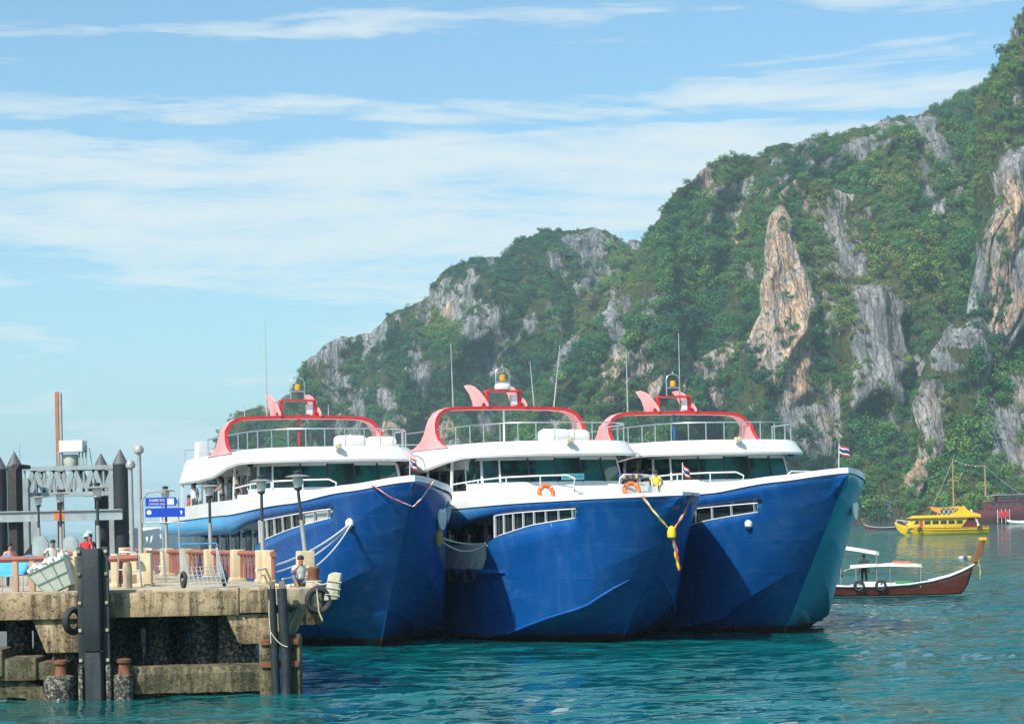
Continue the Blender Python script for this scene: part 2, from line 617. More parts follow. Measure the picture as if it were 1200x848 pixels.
def hill(name, label, skyline, yb, yr, patches=(), step=2.0, bare=0.25, seed=1, prof=1.25, ridge=22.0, dens=1.0, tint0=0.0, crown=1.0, orand=0.10, drop=3.0, shore=6.0):
    """one limestone ridge: its skyline is given as picture points at ridge distance yr; the foot stands at yb"""
    sx = [at(px, py, yr) for px, py in skyline]
    xs = np.array([p.x for p in sx]); hs = np.array([p.z for p in sx]) - drop
    X = np.arange(xs[0], xs[-1], step)
    h = np.interp(X, xs, hs)
    h = h + (fbm(X / 26.0, X * 0 + seed, 4, seed + 5) - 0.5) * 9.0 + (fbm(X / 7.0, X * 0 + seed, 3, seed + 9) - 0.5) * 5.0
    h = np.maximum(h, 2.0)
    NV = int(max(h.max() / step * 1.1, 30))
    v = np.linspace(0, 1, NV)
    XX, VV = np.meshgrid(X, v)
    H = np.broadcast_to(h, XX.shape)
    ZZ = -2.0 + (H + 2.0) * VV
    hmax = h.max()
    Y = yb + (yr - yb) * (np.clip(ZZ, 0, None) / hmax) ** prof
    # ribs, gullies and ledges
    wob = (fbm(XX / 90.0, ZZ / 110.0, 3, seed + 20) - 0.5) * 60
    d = ridge * (fbm((XX + wob) / 58.0, ZZ / 210.0, 3, seed + 1, ridged=True) - 0.5) * 2.0
    d += ridge * 0.55 * (fbm((XX + wob) / 21.0, ZZ / 60.0, 4, seed + 2, ridged=True) - 0.5)
    d += ridge * 0.16 * (fbm((XX + wob * 0.3) / 6.5, ZZ / 70.0, 3, seed + 7, ridged=True) - 0.5)
    d += ridge * 0.22 * (fbm(XX / 6.0, ZZ / 16.0, 3, seed + 3) - 0.5)
    rn = 0.55 * fbm((XX + wob * 0.4) / 30.0, ZZ / 48.0, 5, seed + 4, 0.6) + 0.45 * fbm((XX + wob * 0.2) / 9.0, ZZ / 34.0, 4, seed + 14, 0.6)
    rock = np.clip((rn - 0.5) * 7.0 + (bare - 0.5) * 2.0, 0, 1)
    holes = smooth(0.50, 0.62, fbm(XX / 11.0, ZZ / 9.0, 4, seed + 24, 0.6))
    ochre = smooth(0.56, 0.70, fbm(XX / 34.0, ZZ / 60.0, 4, seed + 6)) * orand * 4
    veg = np.zeros_like(rock)
    for poly, push, oc, rk in patches:
        # picture outline -> place on this slope
        PXX = CX + XX * FPX / Y * math.cos(ROLL) - (ZZ - CAM_H) * FPX / Y * math.sin(ROLL)
        PYY = CY - (XX * FPX / Y * math.sin(ROLL) + (ZZ - CAM_H) * FPX / Y * math.cos(ROLL))
        jx = (fbm(XX / 9.0, ZZ / 14.0, 4, seed + 31) - 0.5) * 18
        jy = (fbm(XX / 9.0, ZZ / 14.0, 4, seed + 41) - 0.5) * 18
        mk = inpoly(PXX + jx, PYY + jy, poly).astype(float)
        soft = blur(mk, 5)
        if rk >= 0:
            rock = rock * (1 - soft) + soft * np.clip(rk * 1.05 - holes * (1.25 - rk) * 1.6, 0, 1)
            ochre = ochre * (1 - soft) + soft * oc
        d += blur(mk, 10) * push
    fade = smooth(0.0, 14.0, H - ZZ) * 0.8 + 0.2
    Yd = Y - d * fade
    XXd = XX + (fbm(XX / 12.0, ZZ / 16.0, 3, seed + 61) - 0.5) * 7.0 + (fbm(XX / 60.0, ZZ / 38.0, 3, seed + 63) - 0.5) * 13.0 * smooth(2.0, 40.0, ZZ)
    # rocky shore
    sh = 1 - smooth(0.0, shore, ZZ)
    rock = np.maximum(rock, sh * 0.9)
    rock = np.clip(rock, 0, 1)
    # back of the ridge falls away behind
    rowsx, rowsy, rowsz = [XXd], [Yd], [ZZ]
    for k, (dy, kz) in enumerate(((3, 0.985), (6, 0.85), (9, 0.5), (12, 0.0))):
        rowsx.append(XXd[-1:]); rowsy.append(Yd[-1:] + dy); rowsz.append(ZZ[-1:] * kz - (3 if kz == 0 else 0))
    AX, AY, AZ = np.vstack(rowsx), np.vstack(rowsy), np.vstack(rowsz)
    nr, nc = AX.shape
    V = np.stack([AX, AY, AZ], -1).reshape(-1, 3)
    idx = np.arange(nr * nc).reshape(nr, nc)
    Q = np.stack([idx[:-1, :-1], idx[:-1, 1:], idx[1:, 1:], idx[1:, :-1]], -1).reshape(-1, 4)
    me = bpy.data.meshes.new(name)
    me.vertices.add(len(V)); me.vertices.foreach_set('co', V.astype(np.float32).ravel())
    me.loops.add(len(Q) * 4); me.loops.foreach_set('vertex_index', Q.astype(np.int32).ravel())
    me.polygons.add(len(Q))
    me.polygons.foreach_set('loop_start', np.arange(0, len(Q) * 4, 4, dtype=np.int32))
    me.polygons.foreach_set('loop_total', np.full(len(Q), 4, np.int32))
    me.update(calc_edges=True)
    for nm, arr in (('rock', rock), ('ochre', np.clip(ochre, 0, 1))):
        full = np.vstack([arr] + [arr[-1:]] * 4)
        at_ = me.attributes.new(nm, 'FLOAT', 'POINT')
        at_.data.foreach_set('value', full.astype(np.float32).ravel())
    me.materials.append(ROCK)
    me.polygons.foreach_set('use_smooth', np.ones(len(Q), bool))
    o = bpy.data.objects.new(name, me)
    COL.objects.link(o)
    tag(o, label, None, kind='structure')
    # ---- trees rooted on this slope, spread evenly over its real surface
    rng = np.random.default_rng(seed * 13 + 5)
    P3 = np.stack([AX, AY, AZ], -1)
    rockf = np.vstack([rock] + [rock[-1:] * 0.5] * 4)
    Hf = np.vstack([H] + [H[-1:] + 4.0] * 4)
    e1 = P3[:-1, 1:] - P3[:-1, :-1]
    e2 = P3[1:, :-1] - P3[:-1, :-1]
    area = np.linalg.norm(np.cross(e1, e2), axis=-1)
    cum = np.cumsum(area.ravel())
    n = int(cum[-1] / 13.0 * dens)
    pick = np.searchsorted(cum, rng.random(n) * cum[-1])
    ri, ci = np.unravel_index(np.clip(pick, 0, area.size - 1), area.shape)
    u1, u2 = rng.random(n)[:, None], rng.random(n)[:, None]
    pos = P3[ri, ci] + e1[ri, ci] * u1 + e2[ri, ci] * u2
    zz = pos[:, 2]
    rk = rockf[ri, ci]
    p = rng.random(n)
    clump = fbm(pos[:, 0] / 16.0, zz / 16.0, 3, seed + 71)
    ok = (p > rk * 0.90) & (zz > 2.5)
    pos, ri, ci, zz, rk, clump = pos[ok], ri[ok], ci[ok], zz[ok], rk[ok], clump[ok]
    sc = (0.30 + 0.95 * rng.random(len(ci)) ** 2.2 + np.clip(clump - 0.5, -0.15, 0.4) * 1.0) * (1 - 0.60 * rk) * crown
    top = (Hf[ri, ci] - zz)
    sc = sc * (0.55 + 0.45 * smooth(0, 25, top))
    low = 1 - smooth(10, 70, zz)
    sc = sc * (1 + 0.20 * low)
    tint = 0.40 + tint0 + (fbm(pos[:, 0] / 45.0, zz / 45.0, 3, seed + 81) - 0.5) * 1.35 + (rng.random(len(ci)) - 0.5) * 0.50 + rk * 0.15
    for i in range(len(ci)):
        TREES.append((pos[i, 0], pos[i, 1] - 0.6, zz[i] - 0.5, sc[i], float(np.clip(tint[i], 0, 1))))
    return o

hill('headland', 'distant grey green limestone headland falling to the sea behind the ferries',
     [(268, 622), (280, 570), (290, 530), (298, 505), (312, 492), (345, 480), (365, 468), (378, 432), (392, 412), (410, 402), (440, 394),
      (468, 376), (508, 350), (526, 318), (556, 308), (590, 302), (606, 284), (628, 272), (655, 264), (690, 261), (716, 268), (736, 284), (748, 280), (770, 300), (830, 420), (880, 600)],
     1280, 1460, [
        ([(520, 330), (560, 315), (600, 330), (590, 420), (540, 400), (510, 370)], 10, 0.0, 0.80),
        ([(640, 290), (700, 270), (735, 300), (740, 370), (700, 350), (650, 340)], 6, 0.0, 0.78),
        ([(512, 358), (532, 360), (524, 376), (510, 372)], 3, 1.0, 0.9),
        ([(395, 430), (430, 420), (440, 455), (400, 465)], 6, 0.0, 0.65),
        ([(440, 492), (520, 482), (530, 515), (440, 515)], 4, 0.8, 0.75)],
     step=2.0, bare=0.47, seed=3, ridge=44, tint0=-0.02, orand=0.02, crown=0.95)
hill('main_hill', 'forested limestone hill with grey crags in the middle distance',
     [(560, 612), (600, 520), (622, 478), (652, 438), (690, 394), (722, 348), (744, 296), (760, 272), (776, 248), (800, 225), (830, 208), (870, 202), (900, 190),
      (925, 179), (950, 172), (985, 164), (1010, 157), (1050, 145), (1080, 132), (1110, 121), (1132, 108), (1200, 90), (1300, 60)],
     1060, 1300, [
        ([(800, 232), (880, 205), (960, 180), (1040, 152), (1060, 175), (960, 205), (880, 240), (810, 270)], 4, 0.0, 0.66),
        ([(695, 440), (760, 400), (770, 470), (700, 490)], 8, 0.55, 0.8),
        ([(785, 420), (850, 400), (850, 480), (790, 490)], 8, 0.4, 0.78),
        ([(1180, 120), (1240, 100), (1240, 150)], 3, 0.0, 0.6)],
     step=1.8, bare=0.36, seed=11, ridge=42)
hill('cliff_spur', 'spur with a tall orange limestone cliff face behind the right hand ferry',
     [(810, 612), (835, 500), (860, 400), (878, 320), (888, 262), (905, 236), (932, 206), (962, 202), (1000, 222), (1040, 232), (1075, 262), (1096, 320), (1120, 400), (1160, 600)],
     985, 1130, [
        ([(888, 252), (914, 238), (930, 300), (942, 360), (954, 420), (954, 458), (936, 474), (900, 452), (876, 405), (874, 330)], 12, 1.0, 1.0),
        ([(920, 300), (990, 285), (990, 400), (940, 400)], 3, 0.1, 0.55),
        ([(998, 336), (1050, 330), (1062, 400), (1060, 478), (1030, 462), (996, 490), (988, 430), (994, 380)], 22, 0.04, 1.0),
        ([(1046, 330), (1080, 330), (1085, 470), (1058, 470)], -12, 0.0, -1)],
     step=1.5, bare=0.33, seed=21, prof=1.05, ridge=26, tint0=0.0)
hill('right_hill', 'steep wooded hill with an orange and grey cliff at the right edge',
     [(1020, 612), (1040, 540), (1062, 450), (1085, 372), (1097, 310), (1106, 250), (1115, 180), (1131, 110), (1146, 76), (1164, 54), (1180, 30), (1200, 6), (1260, -50), (1340, -90), (1420, -100)],
     900, 1060, [
        ([(1150, 250), (1164, 205), (1196, 175), (1260, 170), (1260, 400), (1196, 385), (1176, 410), (1156, 330)], 16, 0.06, 1.0),
        ([(1148, 250), (1162, 215), (1176, 260), (1172, 330), (1180, 400), (1160, 380), (1150, 320)], 4, 1.0, 1.0),
        ([(1095, 330), (1112, 340), (1110, 372), (1094, 364)], 4, 0.5, 0.9)],
     step=1.5, bare=0.33, seed=31, prof=0.95, ridge=25, tint0=0.08, dens=1.1)
hill('shore_crag', 'low wooded crag with pale cliff feet standing at the water',
     [(1000, 614), (1030, 560), (1052, 520), (1064, 470), (1076, 425), (1098, 396), (1122, 362), (1140, 350), (1156, 372), (1166, 420), (1180, 432), (1200, 420), (1260, 380), (1360, 380), (1420, 420)],
     840, 905, [
        ([(1078, 455), (1100, 440), (1112, 480), (1108, 550), (1090, 545), (1080, 510)], 9, 0.30, 1.0),
        ([(1052, 520), (1078, 520), (1082, 560), (1070, 592), (1052, 590)], 8, 0.85, 1.0),
        ([(1100, 400), (1150, 372), (1162, 420), (1148, 450), (1104, 440)], 6, 0.05, 0.8),
        ([(1180, 445), (1250, 420), (1250, 600), (1192, 600), (1178, 520)], 10, 0.30, 1.0)],
     step=1.3, bare=0.30, seed=43, prof=0.9, ridge=12, tint0=0.12, dens=1.15)
hill('wooded_shore', 'strip of bright green shore trees above dark rocks',
     [(560, 612), (640, 590), (760, 580), (900, 575), (960, 560), (1000, 530), (1040, 545), (1062, 575), (1100, 560), (1150, 540), (1180, 560), (1230, 575), (1330, 560)],
     812, 840, [], step=1.5, bare=0.05, seed=57, prof=1.0, ridge=5, tint0=0.20, dens=1.3, shore=4.0)

# ---- forest canopy: leaf-clump crowns set on the slopes
def leaf_material():
    m = bpy.data.materials.new('forest_leaves')
    m.use_nodes = True
    t = NT(m.node_tree)
    b = m.node_tree.nodes['Principled BSDF']
    b.inputs['Roughness'].default_value = 0.65
    b.inputs['Specular IOR Level'].default_value = 0.25
    ti = t.n('ShaderNodeAttribute', attribute_name='tint')
    ti.attribute_type = 'INSTANCER'
    tcn = t.n('ShaderNodeTexCoord')
    n = t.noise(tcn.outputs['Object'], 0.55, 3.0, 0.6)
    f = t.math('ADD', ti.outputs['Fac'], t.math('MULTIPLY', t.math('SUBTRACT', n, 0.5), 0.35), clamp=True)
    col = t.ramp(f, [(0.0, (0.013, 0.080, 0.052)), (0.28, (0.026, 0.125, 0.055)), (0.55, (0.066, 0.195, 0.048)), (0.82, (0.160, 0.255, 0.042)), (0.97, (0.20, 0.235, 0.06)), (1.0, (0.22, 0.19, 0.08))])
    t.l(col, b.inputs['Base Color'])
    tr = t.n('ShaderNodeBsdfTranslucent')
    t.l(col, tr.inputs[0])
    mx = t.n('ShaderNodeMixShader')
    mx.inputs[0].default_value = 0.22
    t.l(b.outputs[0], mx.inputs[1]); t.l(tr.outputs[0], mx.inputs[2])
    t.l(mx.outputs[0], m.node_tree.nodes['Material Output'].inputs[0])
    return m
LEAF = leaf_material()
BARK = mat('grey_bark', (0.16, 0.13, 0.10), (0.08, 0.065, 0.05), 2.0, 0.9)

def crown_mesh(name, seed, lobes=6, leaves=60, rad=4.2, flat=0.75, size=0.95):
    rng = random.Random(seed)
    vs, fs, mi = [], [], []
    cs = [(0, 0, rad * 0.75, rad * 0.62)]
    for i in range(lobes):
        a = 2 * math.pi * i / lobes + rng.uniform(-0.5, 0.5)
        rr = rad * rng.uniform(0.35, 0.70)
        cs.append((math.cos(a) * rr, math.sin(a) * rr, rad * rng.uniform(0.45, 1.15) * flat, rad * rng.uniform(0.30, 0.50)))
    for (cx, cy, cz, r) in cs:
        for k in range(leaves):
            d = Vector((rng.gauss(0, 1), rng.gauss(0, 1), rng.gauss(0.25, 1))).normalized()
            p = Vector((cx, cy, cz)) + d * r * rng.uniform(0.72, 1.10)
            nrm = (d + Vector((rng.uniform(-1, 1), rng.uniform(-1, 1), rng.uniform(-0.6, 1))) * 0.65).normalized()
            a = nrm.orthogonal().normalized()
            b = nrm.cross(a)
            an = rng.uniform(0, 6.28)
            a, b = a * math.cos(an) + b * math.sin(an), b * math.cos(an) - a * math.sin(an)
            s = size * rng.uniform(0.55, 1.2)
            o = len(vs)
            vs += [p - a * s * 0.6, p - b * s * 0.38 + nrm * 0.08 * s, p + a * s * 0.6, p + b * s * 0.38 + nrm * 0.08 * s]
            fs.append((o, o + 1, o + 2, o + 3)); mi.append(0)
    # trunk with two limbs
    tb = MB()
    tb.tube([(0, 0, -1.5), (0.1, 0, rad * 0.35), (0.0, 0.1, rad * 0.9)], [0.30, 0.24, 0.10], 5)
    tb.tube([(0.1, 0, rad * 0.35), (rad * 0.4, 0.2, rad * 0.75)], [0.16, 0.06], 4)
    tb.tube([(0.1, 0, rad * 0.30), (-rad * 0.35, -0.3, rad * 0.7)], [0.16, 0.06], 4)
    o = len(vs)
    vs += [Vector(p) for p in tb.v]
    fs += [tuple(i + o for i in f) for f in tb.f]
    mi += [1] * len(tb.f)
    me = bpy.data.meshes.new(name)
    me.from_pydata([tuple(p) for p in vs], [], fs)
    me.materials.append(LEAF); me.materials.append(BARK)
    me.polygons.foreach_set('material_index', mi)
    return me
def scatter(name, label, pts, meshes):
    me = bpy.data.meshes.new(name)
    P = np.array([p[:3] for p in pts], np.float32)
    me.vertices.add(len(P)); me.vertices.foreach_set('co', P.ravel())
    for nm, k in (('size', 3), ('tint', 4)):
        a = me.attributes.new(nm, 'FLOAT', 'POINT')
        a.data.foreach_set('value', np.array([p[k] for p in pts], np.float32))
    rng = np.random.default_rng(3)
    a = me.attributes.new('turn', 'FLOAT', 'POINT'); a.data.foreach_set('value', (rng.random(len(P)) * 6.283).astype(np.float32))
    a = me.attributes.new('which', 'INT', 'POINT'); a.data.foreach_set('value', rng.integers(0, len(meshes), len(P)).astype(np.int32))
    o = bpy.data.objects.new(name, me)
    COL.objects.link(o)
    ng = bpy.data.node_groups.new(name + '_nodes', 'GeometryNodeTree')
    ng.interface.new_socket('Geometry', in_out='INPUT', socket_type='NodeSocketGeometry')
    ng.interface.new_socket('Geometry', in_out='OUTPUT', socket_type='NodeSocketGeometry')
    N, L = ng.nodes, ng.links
    gi, go = N.new('NodeGroupInput'), N.new('NodeGroupOutput')
    jn = N.new('GeometryNodeJoinGeometry')
    for m in reversed(meshes):
        src = bpy.data.objects.new('crown_source', m)
        oi = N.new('GeometryNodeObjectInfo')
        oi.inputs['Object'].default_value = src
        oi.inputs['As Instance'].default_value = True
        L.new(oi.outputs['Geometry'], jn.inputs[0])
    ip = N.new('GeometryNodeInstanceOnPoints')
    ip.inputs['Pick Instance'].default_value = True
    def attr(nm, typ):
        nd = N.new('GeometryNodeInputNamedAttribute')
        nd.data_type = typ
        nd.inputs[0].default_value = nm
        return nd.outputs[0]
    L.new(gi.outputs[0], ip.inputs['Points'])
    L.new(jn.outputs[0], ip.inputs['Instance'])
    L.new(attr('which', 'INT'), ip.inputs['Instance Index'])
    cb = N.new('ShaderNodeCombineXYZ')
    L.new(attr('turn', 'FLOAT'), cb.inputs[2])
    er = N.new('FunctionNodeEulerToRotation')
    L.new(cb.outputs[0], er.inputs[0])
    L.new(er.outputs[0], ip.inputs['Rotation'])
    L.new(attr('size', 'FLOAT'), ip.inputs['Scale'])
    L.new(ip.outputs[0], go.inputs[0])
    md = o.modifiers.new('scatter', 'NODES')
    md.node_group = ng
    return tag(o, label, None, kind='stuff')
CROWNS = [crown_mesh('crown_%d' % k, 100 + k, lobes=lo_, leaves=lv_, rad=rd_, flat=fl_, size=sz_) for k, (lo_, lv_, rd_, fl_, sz_) in enumerate((
    (5, 58, 4.4, 0.65, 0.95), (7, 46, 5.2, 0.55, 0.85), (4, 70, 4.0, 1.25, 0.80), (8, 34, 5.6, 0.80, 1.05), (3, 40, 3.6, 1.5, 0.75), (6, 24, 4.8, 0.95, 1.30), (9, 40, 5.8, 0.60, 0.80), (5, 30, 4.2, 1.10, 0.70)))]
scatter('forest', 'dense jungle covering the limestone hills', TREES, CROWNS)
print('TREES', len(TREES))
# ================================================================== FERRIES
WHITE = mat('white_gelcoat', (0.75, 0.76, 0.75), (0.69, 0.705, 0.70), 0.6, 0.32, coat=0.25, stain=(0.50, 0.46, 0.40), stain_scale=1.6, stain_sx=(1, 1, 0.18), stain_amt=0.28)
GREYW = mat('grey_white_paint', (0.62, 0.64, 0.65), (0.54, 0.56, 0.57), 0.8, 0.45)
STEEL = mat('stainless_tube', (0.62, 0.64, 0.65), (0.5, 0.52, 0.53), 4.0, 0.28, metal=0.85)
RAILW = mat('white_painted_tube', (0.78, 0.80, 0.80), (0.66, 0.68, 0.68), 3.0, 0.4)
REDP = mat('red_arch_paint', (0.55, 0.022, 0.028), (0.44, 0.02, 0.026), 1.2, 0.35, coat=0.2)
PINKP = mat('faded_pink_paint', (0.72, 0.235, 0.235), (0.77, 0.40, 0.385), 0.5, 0.45, lo=0.3, hi=0.7)
DKGL = mat('dark_window_glass', (0.012, 0.022, 0.026), (0.03, 0.045, 0.05), 1.5, 0.06, coat=0.4)
TEALG = mat('teal_bridge_glass', (0.004, 0.105, 0.10), (0.002, 0.022, 0.026), 0.7, 0.04, spec=0.35, lo=0.44, hi=0.54)
BLACKR = mat('black_rubber', (0.018, 0.019, 0.020), (0.035, 0.035, 0.034), 4.0, 0.75, bump=0.3)
AMBER = mat('amber_lens', (0.75, 0.33, 0.02), (0.6, 0.24, 0.01), 3.0, 0.25)
ORANGE = mat('orange_foam', (0.80, 0.16, 0.03), (0.70, 0.13, 0.02), 3.0, 0.55)
ROPE = mat('pale_rope', (0.62, 0.56, 0.45), (0.45, 0.39, 0.29), 18.0, 0.9)
ROPEW = mat('white_rope', (0.78, 0.78, 0.76), (0.62, 0.63, 0.62), 18.0, 0.85)
GALVW = mat('antenna_grey', (0.40, 0.42, 0.43), None, 2.0, 0.5)
DKIN = mat('dark_interior', (0.05, 0.055, 0.06), (0.03, 0.034, 0.04), 1.0, 0.8)
DECKM = mat('deck_paint', (0.46, 0.49, 0.50), (0.38, 0.41, 0.42), 1.0, 0.6)
BLUERAIL = mat('blue_rub_rail', (0.010, 0.11, 0.40), (0.008, 0.08, 0.32), 2.0, 0.35)

def hull_material(name, deep, fade_amt, port=None):
    m = bpy.data.materials.new(name)
    m.use_nodes = True
    t = NT(m.node_tree)
    b = m.node_tree.nodes['Principled BSDF']
    tcn = t.n('ShaderNodeTexCoord')
    v = tcn.outputs['Object']
    sp = t.n('ShaderNodeSeparateXYZ')
    t.l(v, sp.inputs[0])
    x, z = sp.outputs[0], sp.outputs[2]
    n1 = t.noise(v, 0.35, 5.0, 0.6)
    n2 = t.noise(v, 2.2, 6.0, 0.65, 0.2, (1.0, 1.0, 0.12))
    n3 = t.noise(v, 9.0, 4.0, 0.6)
    col = t.mix(n1, deep, tuple(c * 1.35 for c in deep))
    # upper band blends to a paler blue towards the stern
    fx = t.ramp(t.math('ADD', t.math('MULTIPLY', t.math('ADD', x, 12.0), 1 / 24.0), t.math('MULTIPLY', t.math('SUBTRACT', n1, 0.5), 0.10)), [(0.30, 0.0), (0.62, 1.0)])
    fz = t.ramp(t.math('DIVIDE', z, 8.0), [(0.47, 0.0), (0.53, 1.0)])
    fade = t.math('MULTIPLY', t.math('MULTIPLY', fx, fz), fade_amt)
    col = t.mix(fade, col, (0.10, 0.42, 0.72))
    if port:   # port side, facing the open bay, blended towards this second colour
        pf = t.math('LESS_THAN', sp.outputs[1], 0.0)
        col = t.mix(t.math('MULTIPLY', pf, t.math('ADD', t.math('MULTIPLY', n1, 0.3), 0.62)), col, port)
    # vertical run marks and salt
    run = t.math('MULTIPLY', t.ramp(n2, [(0.50, 0.0), (0.68, 1.0)]), 0.26)
    col = t.mix(run, col, (0.06, 0.15, 0.30))
    scf = t.math('MULTIPLY', t.ramp(t.noise(v, 1.1, 6.0, 0.7, 0.4, (0.5, 0.5, 1.6)), [(0.57, 0.0), (0.68, 1.0)]), 0.40)
    col = t.mix(scf, col, (0.045, 0.16, 0.36))
    rst = t.math('MULTIPLY', t.ramp(t.noise(v, 1.3, 5.0, 0.7, 0.2, (1.0, 1.0, 0.10)), [(0.68, 0.0), (0.76, 1.0)]), 0.55)
    col = t.mix(rst, col, (0.10, 0.05, 0.03))
    # red antifouling with a scummy edge
    zn = t.math('ADD', z, t.math('MULTIPLY', t.math('SUBTRACT', n2, 0.5), 0.10))
    xe = t.math('MULTIPLY', t.math('ADD', x, 12.0), 0.025)
    boot = t.ramp(t.math('ADD', zn, xe), [(0.40, 1.0), (0.43, 0.0)])
    redc = t.mix(t.ramp(n3, [(0.4, 0.0), (0.6, 1.0)]), (0.22, 0.028, 0.018), (0.10, 0.022, 0.018))
    col = t.mix(boot, col, redc)
    scum = t.ramp(zn, [(0.05, 1.0), (0.17, 0.0)])
    col = t.mix(t.math('MULTIPLY', scum, 0.85), col, (0.012, 0.022, 0.014))
    t.l(col, b.inputs['Base Color'])
    rr = t.math('ADD', t.math('MULTIPLY', n1, 0.14), 0.20)
    t.l(rr, b.inputs['Roughness'])
    b.inputs['Coat Weight'].default_value = 0.18
    b.inputs['Coat Roughness'].default_value = 0.12
    bp = t.n('ShaderNodeBump')
    bp.inputs['Strength'].default_value = 0.42
    bp.inputs['Distance'].default_value = 0.10
    nb = t.noise(v, 0.9, 3.0, 0.5)
    pv = t.n('ShaderNodeCombineXYZ')
    t.l(x, pv.inputs[0]); t.l(z, pv.inputs[1])
    bk_ = t.n('ShaderNodeTexBrick')
    t.l(pv.outputs[0], bk_.inputs['Vector'])
    bk_.inputs['Scale'].default_value = 1.0
    bk_.inputs['Brick Width'].default_value = 2.4
    bk_.inputs['Row Height'].default_value = 1.2
    bk_.inputs['Mortar Size'].default_value = 0.014
    bk_.inputs['Mortar Smooth'].default_value = 0.4
    t.l(t.math('ADD', nb, t.math('MULTIPLY', bk_.outputs['Fac'], 0.40)), bp.inputs['Height'])
    t.l(bp.outputs[0], b.inputs['Normal'])
    return m

